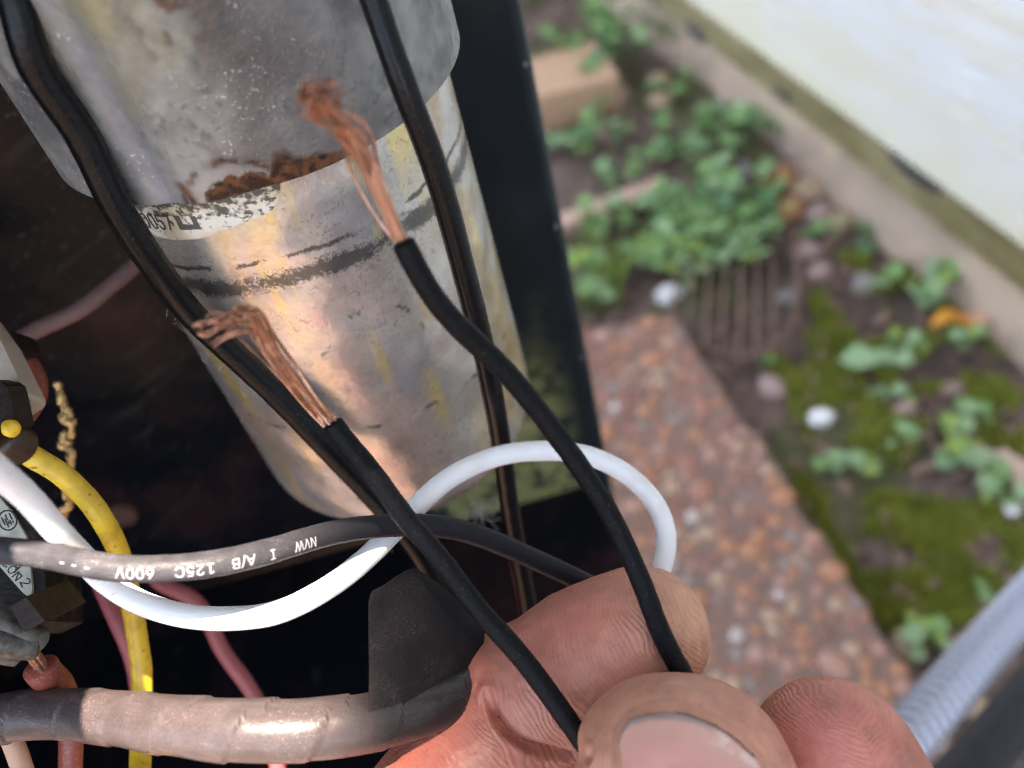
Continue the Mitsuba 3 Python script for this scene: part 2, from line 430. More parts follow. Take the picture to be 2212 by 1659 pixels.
def f_sleeve(p, n, uv):
    th, z = cyl_coords(p)
    s = th * 30.0
    q = z * 1000
    h = q - RIMZ * 1000                                  # height above the lower rim, mm
    g = fbm(s * 0.12, q * 0.12, 3.3, 4)
    fine = fbm(s * 0.9, q * 0.9, 1.7, 3)
    sp = noise(s * 3.6, q * 3.6, 0.3)
    c = mix((0.155, 0.16, 0.165), (0.34, 0.345, 0.335), smoothstep(0.28, 0.72, 0.6 * g + 0.4 * fbm(s * 0.4, q * 0.4, 11.0, 4)))
    c = mix(c, (0.075, 0.07, 0.072), 0.8 * dr.exp(-dr.square((s - 8.0 + 0.15 * h) / 4.2)) * smoothstep(6.0, 15.0, h + 5 * (g - 0.5)))
    grn = smoothstep(0.42, 0.66, fbm(s * 0.10 + 7, q * 0.06, 1.2, 3)) * smoothstep(0.2, -0.25, th)
    c = mix(c, (0.30, 0.285, 0.155), grn * 0.8)
    blu = dr.exp(-dr.square((s + 11.0 + 0.06 * h) / 2.0))
    c = mix(c, (0.20, 0.215, 0.28), blu * 0.6)
    c = mix(c, (0.13, 0.115, 0.115), 0.7 * smoothstep(0.46, 0.66, fbm(s * 0.11 + 2, q * 0.06 + 9, 4.2, 3)) * smoothstep(-0.2, 0.1, th) * smoothstep(0.75, 0.35, th))
    spots = smoothstep(0.74, 0.84, sp) * smoothstep(0.47, 0.66, fbm(s * 0.16 + 5, q * 0.16, 7.2, 2)) * smoothstep(0.55, 0.2, th)
    c = mix(c, (0.72, 0.72, 0.72), spots * 0.8)
    dk = smoothstep(0.60, 0.72, fbm(s * 0.9 + 9 + 0.4 * q, q * 0.9 - 0.35 * s, 3.0, 4)) * smoothstep(0.45, 0.7, fbm(s * 0.12, q * 0.12 + 5, 6.1, 2))
    c = mix(c, (0.09, 0.09, 0.095), dk * 0.45)
    # rust: a blister at the rim with a tide mark round it, a line along the rim, a brown patch higher up
    w = (fine - 0.5) * 2.6 + (g - 0.5) * 2.0
    d0 = dr.sqrt(dr.square((s + 2.0) / 1.5) + dr.square(h + 0.1))
    d1 = dr.sqrt(dr.square((s + 2.6) / 1.15) + dr.square(h + 0.3))
    core = smoothstep(3.4, 2.7, d0 + w) * smoothstep(-7.0, -5.6, s + w * 0.6)
    tide = dr.exp(-dr.square((d1 + w * 0.45 - 5.4) / 0.55)) * smoothstep(0.25, 0.5, fbm(s * 0.5, q * 0.5, 2.0, 2))
    lim = 1.3 + 3.6 * dr.exp(-dr.square((s - 4.2) / 1.5)) + 2.0 * dr.exp(-dr.square((s - 7.5) / 3.0))
    line = smoothstep(lim, lim * 0.55, h + w * 0.45) * smoothstep(-2.0, 2.0, s) * smoothstep(14.0, 10.0, s)
    leftb = dr.exp(-dr.square((s + 7.6 + 0.2 * h) / 0.75)) * smoothstep(4.2, 2.6, h) * 0.9
    hi = dr.exp(-dr.square((s + 0.8) / 3.6) - dr.square((h - 22.5) / 6.5)) * smoothstep(0.32, 0.52, fbm(s * 0.35, q * 0.35, 3.0, 3)) * 0.85
    pale = smoothstep(5.4, 4.2, d1 + w * 0.4) * (1 - core)
    c = mix(c, (0.50, 0.50, 0.50), pale * 0.25)
    rc = mix((0.030, 0.013, 0.008), (0.13, 0.055, 0.024), smoothstep(0.35, 0.75, fbm(s * 1.1, q * 1.1, 9.0, 3)))
    r = dr.clip(dr.maximum(dr.maximum(core, line), dr.maximum(tide * 0.8, dr.maximum(leftb, hi))), 0, 1)
    c = mix(c, rc, r)
    return c * (0.85 + 0.3 * fine)


def f_sleeve_bump(p, n, uv):
    th, z = cyl_coords(p)
    s, q = th * 30.0, z * 1000
    return 2.2 * fbm(s * 0.10, q * 0.05, 2.0, 2) + fbm(s * 0.8, q * 0.8, 2.0, 4) * 0.7 + 0.35 * noise(s * 3.6, q * 3.6, 0.3)


bs('m_sleeve', proc(f_sleeve), 0.50, metal=0.45, bump=f_sleeve_bump, bump_scale=0.00018)
bs('m_paper', proc(lambda p, n, uv: (lambda s, q: mix(mix((0.66, 0.64, 0.56), (0.55, 0.47, 0.33), smoothstep(0.4, 0.7, fbm(s * 0.3, q * 0.3, 2.0, 3))), (0.045, 0.04, 0.035),
    smoothstep(0.44, 0.76, fbm(s * 1.6 + 0.5 * q, q * 1.8 - 0.4 * s, 4.0, 4) + 0.085 * (q + 56.2)) * 0.92))(cyl_coords(p)[0] * 27, p.z * 1000)), 0.6)
bs('m_faded_ink', (0.09, 0.083, 0.075), 0.6)
bs('m_print_black', (0.015, 0.015, 0.017), 0.5)
bs('m_print_white', (0.36, 0.345, 0.38), 0.45)


def cylp(th_deg, z, r):
    a = np.radians(th_deg)
    return np.stack(np.broadcast_arrays(CAPX + r * np.sin(a), CAPY - r * np.cos(a), z), -1)


# the can: a body of revolution with a rolled, rounded bottom
CAN_BOTTOM = -0.1275
prof = [(CAPR, 0.03)] + [(CAPR, z) for z in np.linspace(-0.01, CAN_BOTTOM + 0.0075, 60)]
for a in np.linspace(0, 90, 12)[1:]:
    prof.append((CAPR - 0.0065 + 0.0065 * math.cos(math.radians(a)), CAN_BOTTOM + 0.0065 - 0.0065 * math.sin(math.radians(a))))
prof += [(0.012, CAN_BOTTOM + 0.0004), (0.0001, CAN_BOTTOM + 0.0004)]
ang = np.linspace(0, 360, 241)
P = np.array([cylp(ang, z, r) for r, z in prof])
# shallow dent low on the front, as the photograph shows
A, Zc = np.meshgrid(ang, [z for r, z in prof])
dth = (A + 180) % 360 - 180
dent = 0.0007 * np.exp(-((dth - 12) / 13) ** 2 - ((Zc + 0.089) / 0.006) ** 2) + 0.0004 * np.exp(-((dth + 20) / 10) ** 2 - ((Zc + 0.105) / 0.012) ** 2)
ctr = np.array([CAPX, CAPY, 0])
rad = P - ctr; rad[..., 2] = 0
rad /= np.linalg.norm(rad, axis=-1, keepdims=True) + 1e-9
P = P - rad * dent[..., None]
can = grid_mesh(P)
if can.volume < 0: can.invert()
add('capacitor__can', can, 'm_can', smooth=35)
tag('capacitor', 'silver metal capacitor can with black scuff bands under a rusty grey sleeve', 'capacitor')

# torn paper label just below the sleeve
thl = np.linspace(-52, 5.6, 110)
low = np.interp(thl, [-52, -40, -31, -24, -17, -12, -8, -4, 0, 3, 4.6, 5.6], [-58.8, -58.9, -59.3, -59.2, -58.6, -57.8, -57.5, -57.3, -56.9, -55.7, -54.6, -53.0]) * 0.001
low += 0.00022 * (meshkit.fbm(np.c_[thl * 0.9, thl * 0, thl * 0], 3) - 0.5)
tt = np.linspace(0, 1, 14)
zz = -0.0505 + (low[None] + 0.0505) * tt[:, None]
lift = 0.00015 + 0.00022 * np.clip(tt[:, None] - 0.75, 0, 1) * 4 * meshkit.fbm(np.c_[thl * 0.25, thl * 0, thl * 0], 2)[None]
PL = cylp(np.broadcast_to(thl, zz.shape), zz, CAPR + lift + 0.0001)
add('capacitor__label', sheet(PL, 0.00010), 'm_paper', smooth=40)
labels['capacitor__label'] = {'label': 'torn white paper label with black print'}


def on_can(mesh, th0, z0, r, scale_th=1.0):
    """wrap a flat mesh (x right, y up, z out) on the can"""
    v = mesh.vertices
    out = cylp(th0 + np.degrees(v[:, 0] / CAPR), z0 + v[:, 1], r + v[:, 2])
    m = trimesh.Trimesh(out, mesh.faces, process=False)
    return m


txt = meshkit.text_mesh('0057', 0.0024, 0.00006)
txt.vertices[:, 0] *= 0.62
add('capacitor__label__print', on_can(txt, -39.5, -0.0577, CAPR + 0.00042), 'm_faded_ink')
sq = trimesh.util.concatenate([trimesh.creation.box((0.0031, 0.0008, 0.00006), trimesh.transformations.translation_matrix((0.0015, 0.0004, 0))),
                               trimesh.creation.box((0.0008, 0.0014, 0.00006), trimesh.transformations.translation_matrix((0.0004, 0.0015, 0))),
                               trimesh.creation.box((0.0007, 0.0012, 0.00006), trimesh.transformations.translation_matrix((0.0027, 0.0014, 0)))])
sq = sq.subdivide()
add('capacitor__label__print_001', on_can(sq, -26.8, -0.0576, CAPR + 0.00042), 'm_faded_ink')

# galvanised sleeve round the capacitor's upper end, its lower rim turned slightly
rz = [(SLR - 0.0009, RIMZ + 0.0004), (SLR - 0.0004, RIMZ), (SLR, RIMZ + 0.00035)] + [(SLR, z) for z in np.linspace(RIMZ + 0.001, 0.03, 70)]
inner = [(SLR - 0.0012, 0.03), (SLR - 0.0012, RIMZ + 0.0008), (SLR - 0.0009, RIMZ + 0.0004)]
Aa, Zb = np.meshgrid(ang, [z for r, z in rz + inner])
Rb = np.repeat([[r] for r, z in rz + inner], len(ang), 1)
dth = (Aa + 180) % 360 - 180
Rb = Rb + 0.00055 * (np.exp(-((dth + 21.5) / 4.0) ** 2) * -1 + 0.7 * np.exp(-((dth + 14) / 5.0) ** 2)) + 0.00025 * np.sin(np.radians(dth * 3.0)) \
    - 0.0005 * np.exp(-((dth - 1) / 7.5) ** 2 - ((Zb - RIMZ - 0.001) / 0.0022) ** 2)
P = cylp(Aa, Zb, Rb)
add('metal_sleeve', grid_mesh(P), 'm_sleeve', smooth=40)
tag('metal_sleeve', 'dull grey galvanised sleeve with a rusty rim round the top of the capacitor', 'sleeve')

# ---------------------------------------------------------------- condenser cabinet
bs('m_rivet', (0.075, 0.035, 0.026), 0.6)
YB = 0.172
add('condenser_cabinet__back_panel', place(rbox((0.19, 0.003, 0.50), 0.001), loc=(-0.0752, YB + 0.0015, -0.14)), 'm_cabinet', smooth=40)
add('condenser_cabinet__side_panel', place(rbox((0.003, 0.14, 0.50), 0.001), loc=(-0.1720, 0.105, -0.14)), 'm_cabinet', smooth=40)
add('condenser_cabinet__shelf', place(rbox((0.1885, 0.115, 0.003), 0.001), loc=(-0.0745, 0.113, -0.217)), 'm_cabinet', smooth=40)
# a flange pressed into the back panel
# corner post: folded sheet, front face and a return along its right edge
pw = on_y(1330, 1080, YB - 0.004)
px1 = pw[0]
add('condenser_cabinet__corner_post', place(rbox((0.056, 0.026, 0.56), 0.0035, 5), loc=(px1 - 0.028, YB - 0.004 + 0.013, -0.19)), 'm_post', smooth=40)
add('condenser_cabinet__top_cover', place(rbox((0.245, 0.21, 0.006), 0.002), loc=(-0.068, 0.0452 + 0.105, 0.043)), 'm_cabinet', smooth=40)  # out of view; front edge set so its shade covers the cabinet's depth
add('condenser_cabinet__shade_plate', place(rbox((0.130, 0.085, 0.002), 0.0008), loc=(-0.0426 - 0.065, 0.0725, 0.031)), 'm_cabinet', smooth=40)  # added unseen plate, keeps the sun off the left end of the tape
tag('condenser_cabinet', 'open black sheet-metal cabinet of an outdoor unit, its dark corner post right of the capacitor', 'cabinet')
for i, (x, y) in enumerate(((262, 1110), (95, 1455))):
    c = on_y(x, y, YB - 0.0002)
    if c[2] < -0.2: c = on_z(x, y, -0.2143)
    m = trimesh.creation.cylinder(radius=0.0042, height=0.002, sections=28)
    m.apply_transform(trimesh.transformations.rotation_matrix(np.pi / 2 if c[2] > -0.2 else 0, [1, 0, 0]))
    k = numbered('condenser_cabinet__rivet')
    add(k, place(m, loc=c), 'm_rivet', smooth=30)
    labels[k] = {'label': 'rusty rivet'}


# ---------------------------------------------------------------- wires
def wire(key, pts, r, mat, n=120, seg=24, label=None, category='wire', group=None, part=None, wob=0.02, **kw):
    path = pix_path(pts, n)
    rr = r * (1 + wob * (meshkit.noise(np.c_[np.arange(n) * 0.35, np.full(n, len(key) * 1.7), np.zeros(n)]) - 0.5) * 2)
    full = key if part is None else f'{key}__{part}'
    add(full, tube(path, rr, seg, **kw), mat, smooth=40)
    if label: tag(key, label, category, group)
    return path


W1 = [(-8, -70, 90), (33, 0, 91), (75, 139, 94.5), (167, 278, 100), (236, 417, 105), (328, 565, 112), (405, 669, 119), (514, 773, 126.5), (623, 878, 132.5), (693, 951, 136), (762, 1024, 139.5), (830, 1098, 142), (905, 1190, 146), (950, 1300, 152), (985, 1450, 160)]
wire('power_cord', W1, 0.0019, 'm_black_gloss_wire', 150, part='sheath', label='thick glossy black cable running from the top left corner down across the capacitor', category='cable')
W2 = [(780, -80, 95), (808, 0, 96.5), (842, 100, 98.5), (884, 215, 101.5), (928, 330, 105.5), (966, 450, 110), (1003, 590, 116), (1034, 710, 122), (1060, 830, 129), (1078, 930, 136), (1092, 1030, 143), (1110, 1150, 151), (1130, 1250, 157), (1146, 1340, 162), (1165, 1450, 168)]
wire('power_cord_001', W2, 0.00160, 'm_black_gloss_wire', 150, part='sheath', label='glossy black cable running straight down the right half of the capacitor', category='cable')
wire('thin_cord', [(1088, 1075, 158), (1100, 1150, 160), (1112, 1220, 163), (1126, 1290, 166), (1140, 1380, 170)], 0.0008, 'm_red_wire', 50, label='thin dark reddish cord beside the lower end of the right-hand black cable', category='cord')

WHITE = [(-60, 962, 86), (0, 1022, 90), (60, 1075, 94.5), (120, 1143, 99), (180, 1206, 104), (240, 1264, 107), (320, 1308, 108.5), (420, 1333, 109), (500, 1336, 109.5), (590, 1325, 110), (680, 1286, 112), (760, 1232, 115), (830, 1168, 119), (890, 1105, 122), (950, 1048, 125), (1020, 1006, 128), (1100, 980, 130), (1180, 974, 131), (1260, 982, 131.5), (1340, 1016, 131.5), (1400, 1068, 131), (1434, 1130, 130), (1438, 1190, 129), (1420, 1250, 128), (1385, 1330, 127), (1350, 1420, 126)]
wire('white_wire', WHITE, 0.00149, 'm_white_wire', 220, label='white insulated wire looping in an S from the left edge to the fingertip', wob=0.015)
PRINTED = [(-60, 1186, 98), (0, 1189, 98.6), (100, 1200, 98.8), (200, 1220, 98), (285, 1229, 98), (350, 1228, 98.4), (400, 1225, 99), (463, 1217, 100), (580, 1191, 103.5), (698, 1156, 109), (815, 1137, 115), (925, 1135, 119), (1003, 1148, 122), (1082, 1176, 125), (1160, 1211, 128), (1238, 1247, 130), (1310, 1285, 132), (1400, 1340, 133)]
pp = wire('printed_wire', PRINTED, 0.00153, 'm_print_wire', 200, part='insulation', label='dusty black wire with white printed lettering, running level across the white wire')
wire('yellow_wire', [(42, 966, 117), (83, 994, 117.5), (125, 1019, 118.5), (167, 1055, 120), (200, 1091, 121.5), (222, 1124, 122.5), (240, 1155, 124.5), (259, 1200, 127), (285, 1307, 131), (296, 1374, 132), (306, 1450, 133), (307, 1487, 133), (304, 1622, 130), (302, 1670, 127), (300, 1760, 121)], 0.00152, 'm_yellow_wire', 120, part='insulation',
     label='yellow wire curving down from the brown terminal boot at the left edge')
# boot and spade terminal of the yellow wire
bt = pix_path([(8, 944, 114.5), (28, 957, 115.5), (48, 970, 116.8)], 14)

bs('m_boot', (0.035, 0.017, 0.010), 0.4)

add("yellow_wire__boot", tube(bt, np.interp(np.linspace(0, 1, 14), [0, 0.1, 0.9, 1], [0.0024, 0.0027, 0.0027, 0.0024]), 28), 'm_boot', smooth=40)
labels['yellow_wire__boot'] = {'label': 'dark brown terminal boot'}
add('yellow_wire__tip', tube(pix_path([(10, 935, 111.4), (22, 926, 111.6), (33, 914, 112.2)], 10), [0.0006, 0.0009, 0.0011, 0.0012, 0.0012, 0.0012, 0.0012, 0.0011, 0.0009, 0.0006], 14), 'm_yellow_wire', smooth=40)
labels['yellow_wire__tip'] = {'label': 'bright yellow wire end in the boot'}


# print on the wire, upside down, reading towards the left of the picture
def print_on_wire(path, spans, r, up_turn):
    """spans: (text, arc position of its start in metres, glyph height); wraps text on the tube, reading along -path"""
    seglen = np.r_[0, np.cumsum(np.linalg.norm(np.diff(path, axis=0), axis=1))]
    tg, _, _ = frames(path)
    meshes = []
    for text, s0, h, sx in spans:
        t = meshkit.text_mesh(text, h, 0.00005)
        t = t.subdivide()
        v = t.vertices
        s = s0 - v[:, 0] * sx
        c = np.c_[[np.interp(s, seglen, path[:, k]) for k in range(3)]].T
        g = np.c_[[np.interp(s, seglen, tg[:, k]) for k in range(3)]].T
        g /= np.linalg.norm(g, axis=1, keepdims=True)
        view = -c / np.linalg.norm(c, axis=1, keepdims=True)   # side of the wire that carries the print: the open front of the cabinet
        nrm = view - (view * g).sum(1, keepdims=True) * g
        nrm /= np.linalg.norm(nrm, axis=1, keepdims=True)
        up = np.cross(nrm, -g)
        a = (v[:, 1] - h * 0.5) / r + up_turn
        out = c + (nrm * np.cos(a)[:, None] + up * np.sin(a)[:, None]) * (r + 0.00003 + v[:, 2:3])
        meshes.append(trimesh.Trimesh(out, t.faces, process=False))
    return meshes


sl = np.r_[0, np.cumsum(np.linalg.norm(np.diff(pp, axis=0), axis=1))]


def arc_at(x):
    c = pp @ BASIS
    xs = c[:, 0] / c[:, 2] * 1900 + 1106
    return float(np.interp(x, xs, sl))


for text, x in (('NVW', 668), ('I', 583), ('A/B', 542), ('125C', 463), ('600V', 342), ('- - -', 214)):
    for m in print_on_wire(pp, [(text, arc_at(x), 0.00122, 0.92 if text != 'NVW' else 0.75)], 0.00155, 0.34):
        add(numbered('printed_wire__print'), m, 'm_print_white')

# the two held wires with frayed copper ends
HA = [(719, 915, 102.0), (755, 963, 102.8), (797, 1013, 103.4), (832, 1059, 103.8), (875, 1118, 104.2), (933, 1185, 104.6), (988, 1256, 104.8), (1050, 1334, 105.2), (1113, 1404, 105.4), (1171, 1478, 105.2), (1226, 1555, 104.6), (1262, 1605, 104.0), (1310, 1672, 103.4)]
HB = [(872, 526, 90), (905, 590, 91.5), (952, 662, 93.5), (1008, 722, 95.5), (1070, 780, 97.5), (1130, 846, 99.5), (1196, 930, 101.5), (1262, 1023, 103.5), (1317, 1111, 105), (1360, 1199, 106), (1393, 1276, 106.6), (1426, 1363, 106.8), (1465, 1440, 106.6), (1495, 1495, 106.2), (1530, 1570, 105.5)]
wire('held_wire', HA, 0.00128, 'm_black_wire', 140, part='insulation', label='black stripped wire held on the left, its frayed copper end over the capacitor', wob=0.03)
wire('held_wire_001', HB, 0.00126, 'm_black_wire', 140, part='insulation', label='black stripped wire held across the fingertip, the right one, with a frayed copper brush', wob=0.03)


def strands(key, paths, r):
    for pts in paths:
        p = pix_path(pts, 46)
        ph = rng.uniform(0, 6.28)
        wv = np.sin(np.linspace(0, 9, 46) + ph)[:, None] * rng.normal(size=3) * 0.00004
        add(numbered(key + '__copper_strand'), tube(p + wv, r * rng.uniform(0.85, 1.15), 9), ('m_copper', 'm_copper_001', 'm_copper_002')[int(rng.choice(3, p=[0.42, 0.36, 0.22]))], smooth=True)


cA = []
for i in range(24):                                      # main bundle, bent over to the left at its end
    o = rng.normal(size=2) * 9.5
    e = [(420, 702), (436, 716), (455, 700), (472, 699), (485, 694), (493, 689), (462, 712), (447, 690), (505, 678)][i % 9]
    e = (e[0] + rng.normal() * 4, e[1] + rng.normal() * 3)
    b = 90 + rng.uniform(-1.0, 1.0)
    cA.append([(713 + o[0], 915 + o[1] * .5, 102 + rng.uniform(-.8, .6)), (652 + o[0], 840 + o[1] * .7, 98.5 + o[1] * 0.06), (604 + o[0] * 1.3, 775 + o[1], 95 + o[0] * .05), (566 + o[0] * 1.1, 715 + o[1], 92),
               (537 + o[0] * .9, 673 + o[1] * .6, b), (518 + o[0] * .5, 664 + i * 1.6, b - .3), (0.5 * (e[0] + 512), e[1] - 8 + rng.uniform(-3, 3), b - 1), (e[0], e[1], b - 1.6)])
for i, e in enumerate([(458, 741), (468, 733), (462, 748)]):   # a lock of strands that leaves lower down
    o = rng.normal(size=2) * 4
    cA.append([(706 + o[0], 922 + o[1] * .4, 102.4), (640 + o[0], 856 + o[1], 99), (597 + o[0], 795 + o[1], 96), (566 + o[0], 742 + o[1], 93), (542, 712 + i * 4, 91), (516, 712 + i * 4, 90), (489, 722 + i * 3, 89.6), (e[0], e[1], 89)])
for i in range(3):
    o = rng.normal(size=2) * 3
    cA.append([(702 + o[0], 924 + o[1], 102.6), (623 + o[0], 838 + o[1], 100), (575 + o[0], 772 + o[1], 97), (550 + o[0], 735, 95 + i), (541, 716 - 3 * i, 93 + i * .5)])
for i in range(7):
    o = rng.normal(size=2) * 5
    e = (rng.uniform(425, 520), rng.uniform(655, 745))
    cA.append([(668 + o[0], 862 + o[1], 99), (600 + o[0], 768 + o[1], 95), (556 + o[0], 706 + o[1], 91), (0.5 * (e[0] + 545) + o[1], 0.5 * (e[1] + 690) - 10, 89), (e[0], e[1], 87)])
strands('held_wire', cA, 0.00013)
cB = []
for i in range(26):
    o = rng.normal(size=2) * np.array([8.5, 3.5])
    sp = rng.normal() * 22
    e = (668 + rng.uniform(-18, 62), 192 + rng.uniform(-26, 34))
    cB.append([(866 + o[0], 520 + o[1], 90), (838 + o[0], 450 + o[1], 88), (806 + o[0] * 1.2, 380 + o[1], 86), (776 + o[0] * 1.5, 318, 84), (750 + o[0] * 1.8 + sp * .3, 282, 82), (712 + sp, 250 + o[1] * 2, 80), (688 + sp * .8 + o[0], 218, 78), (e[0] + o[0], e[1], 75)])
for i in range(5):
    o = rng.normal(size=2) * 4
    cB.append([(868 + o[0], 518, 90.2), (846 + o[0], 450, 89), (826 + o[0], 395, 87.5), (812 + o[0], 340 + o[1], 86), (802 + o[0], 296, 84.5), (776 + o[0], 262 + o[1], 83), (742 + o[1], 244, 82), (718, 236 + 5 * i, 81)])
for i in range(3):
    o = rng.normal(size=2) * 4
    cB.append([(860 + o[0], 524, 90.5), (818 + o[0], 470, 90), (784 + o[0], 412, 89), (760 + o[0], 360, 87.5), (744 + o[0] + 3 * i, 318, 85), (728 + o[0], 282, 83)])
for i in range(9):
    o = rng.normal(size=2) * 5
    e = (rng.uniform(640, 775), rng.uniform(160, 250))
    cB.append([(800 + o[0], 370 + o[1], 86), (768 + o[0], 310 + o[1], 83), (0.5 * (e[0] + 745) + o[1] * 2, 0.5 * (e[1] + 275), 80), (e[0], e[1], 76 + rng.uniform(-2, 2))])
strands('held_wire_001', cB, 0.000125)

# taped bundle along the bottom
TB = [(-70, 1565, 116), (0, 1553, 115.5), (80, 1543, 114.5), (150, 1542, 113), (300, 1557, 107.5), (450, 1574, 103.5), (600, 1579, 103), (746, 1567, 105), (830, 1553, 107.5), (910, 1533, 110), (980, 1505, 113), (1060, 1460, 118), (1140, 1400, 123)]
tpath, trad = spline([at(*p) for p in TB], 260, [3.3, 3.25, 3.2, 3.2, 3.35, 3.55, 3.6, 3.5, 3.45, 3.3, 3.1, 3.0, 3.0])
tsl = np.r_[0, np.cumsum(np.linalg.norm(np.diff(tpath, axis=0), axis=1))]
rr = trad * 0.001


def tape_prof(i, a):
    # the wraps overlap: a small helical step every 9 mm
    ph = (tsl[i] / 0.0088 + a / (2 * np.pi) * 0.8) % 1.0
    lump = 0.05 * (meshkit.noise(np.stack([np.cos(a) * 1.2 + tsl[i] * 180, np.sin(a) * 1.2, np.full_like(a, tsl[i] * 90)], -1)) - 0.5)
    return 1 + 0.065 * ph ** 1.5 - 0.025 + lump


tm = tube(tpath, rr, 48, profile=tape_prof)
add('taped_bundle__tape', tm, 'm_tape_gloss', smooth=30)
tag('taped_bundle', 'thick cable bundle wrapped in dusty black tape along the bottom left', 'cable bundle')

# loose flap of tape standing up from the bundle
NF, MF = 40, 36
left = [(799, 1618, 109.5), (795, 1590, 105.5), (796, 1550, 103.6), (797, 1510, 103.8), (798, 1460, 105.2), (797, 1400, 106.8), (797, 1340, 108.2), (799, 1287, 109.5), (806, 1275, 110.2)]
mid = [(872, 1606, 111.5), (868, 1575, 107.8), (866, 1535, 106.0), (866, 1490, 106.4), (864, 1440, 107.6), (862, 1380, 109.2), (862, 1320, 110.8), (866, 1262, 112.2), (884, 1232, 113)]
midb = [(930, 1580, 114), (928, 1550, 110.4), (926, 1508, 108.8), (926, 1462, 109.4), (930, 1410, 110.8), (934, 1360, 112.2), (934, 1310, 113.6), (930, 1262, 114.8), (906, 1232, 115)]
right = [(1030, 1540, 120), (1030, 1500, 117), (1034, 1450, 115.6), (1040, 1410, 116), (1046, 1380, 117), (1046, 1354, 118), (1036, 1334, 119), (1008, 1312, 119), (966, 1286, 118.5)]
cols = [spline([at(*p) for p in c], NF) for c in (left, mid, midb, right)]
cs = CubicSpline([0, 0.3, 0.6, 1.0], np.array(cols))
PF = np.transpose(cs(np.linspace(0, 1, MF)), (1, 0, 2))
PF = PF + 0.00025 * (meshkit.fbm(PF * 420) - 0.5)[..., None] * np.array([0, -1, 0.4])
fl = sheet(PF, 0.00016)
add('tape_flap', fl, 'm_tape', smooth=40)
tag('tape_flap', 'loose flap of dusty black tape standing up between the taped bundle and the hand', 'tape')

# a tan wire, and pink reflections in the panel built as wires
wire('pink_wire', [(330, 1235, 160), (352, 1262, 160), (400, 1284, 161), (440, 1322, 162), (478, 1400, 163), (528, 1470, 164), (562, 1530, 165), (590, 1610, 166), (606, 1720, 167)], 0.0014, 'm_pink_refl', 70, label='pinkish red reflection in the dark panel built as a wire behind the white wire')
wire('pink_wire_001', [(205, 1225, 152), (232, 1288, 151), (258, 1345, 150), (282, 1400, 150), (298, 1460, 151), (306, 1530, 152)], 0.0016, 'm_pink_refl', 60, label='pinkish red reflection built as a wire running down close behind the yellow wire')
wire('tan_wire', [(-30, 1520, 118), (0, 1552, 118), (26, 1600, 118), (48, 1660, 118), (70, 1740, 118)], 0.00135, 'm_tan_wire', 40, label='pale tan wire under the taped bundle in the bottom left corner')
wire('grey_pink_wire', [(-20, 775, 140), (35, 737, 146), (100, 703, 150), (167, 672, 153), (230, 625, 156), (300, 566, 160), (360, 505, 164)], 0.0014, 'm_pink_glint', 60, label='pinkish glint on the dark panel built as a wire behind the thick black cable')
# golden reflection in the panel, built as a crinkled wire
cz = pix_path([(139, 829, 140), (142, 860, 140), (147, 895, 140), (150, 925, 140), (139, 950, 141), (143, 985, 141), (140, 1016, 142), (138, 1070, 142), (142, 1110, 143), (140, 1180, 144), (150, 1290, 146)], 160)
zig = (meshkit.noise(np.c_[np.arange(160) * 0.22, np.zeros(160), np.zeros(160)]) - 0.5)
cz = cz + zig[:, None] * np.array([0.0022, 0, 0]) + (meshkit.noise(np.c_[np.arange(160) * 0.3, np.ones(160) * 5, np.zeros(160)]) - 0.5)[:, None] * np.array([0, 0.001, 0.001])
add('gold_refl', tube(cz, 0.00062 * (0.75 + 0.7 * meshkit.noise(np.c_[np.arange(160) * 0.4, np.ones(160) * 9, np.zeros(160)])), 10), 'm_gold_refl', smooth=True)
tag('gold_refl', 'golden reflection in the dark panel built as a crinkled wire behind the yellow wire', 'wire')

# ---------------------------------------------------------------- contactor at the left edge
bs('m_contactor', proc(lambda p, n, uv: mix((0.012, 0.011, 0.011), (0.07, 0.05, 0.045), smoothstep(0.5, 0.75, fbm(p.x * 600, p.y * 600, p.z * 600, 3)) * 0.35)), 0.42, spec=0.15, bump=f_wire_bump, bump_scale=0.0002)
bs('m_brown_part', proc(lambda p, n, uv: mix((0.010, 0.0065, 0.0055), (0.03, 0.02, 0.017), fbm(p.x * 900, p.y * 900, p.z * 900, 3))), 0.4, spec=0.15, bump=f_wire_bump, bump_scale=0.0002)
bs('m_plate', proc(lambda p, n, uv: mix((0.40, 0.41, 0.35), (0.29, 0.285, 0.23), smoothstep(0.4, 0.75, fbm(p.x * 500, p.y * 500, p.z * 500, 3)))), 0.5)
bs('m_cream', proc(lambda p, n, uv: mix((0.42, 0.37, 0.31), (0.34, 0.28, 0.22), fbm(p.x * 400, p.y * 400, p.z * 400, 3))), 0.45)
bs('m_lug', proc(lambda p, n, uv: mix((0.10, 0.098, 0.092), (0.05, 0.046, 0.042), smoothstep(0.4, 0.7, fbm(p.x * 900, p.y * 900, p.z * 900, 3)))), 0.45, metal=0.5, bump=f_tape_bump, bump_scale=0.00006)


def slab(pts, thick, bev=0.0):
    w = [at(*p) for p in pts]
    a, b, c = np.array(w[0]), np.array(w[len(w) // 3]), np.array(w[2 * len(w) // 3])
    n = np.cross(b - a, c - a); n /= np.linalg.norm(n)
    if n @ a < 0: n = -n
    # flatten on the plane through the first three spread corners
    w = [np.array(x) - ((np.array(x) - a) @ n) * n for x in w]
    return prism(w, n, thick, bev), w, n


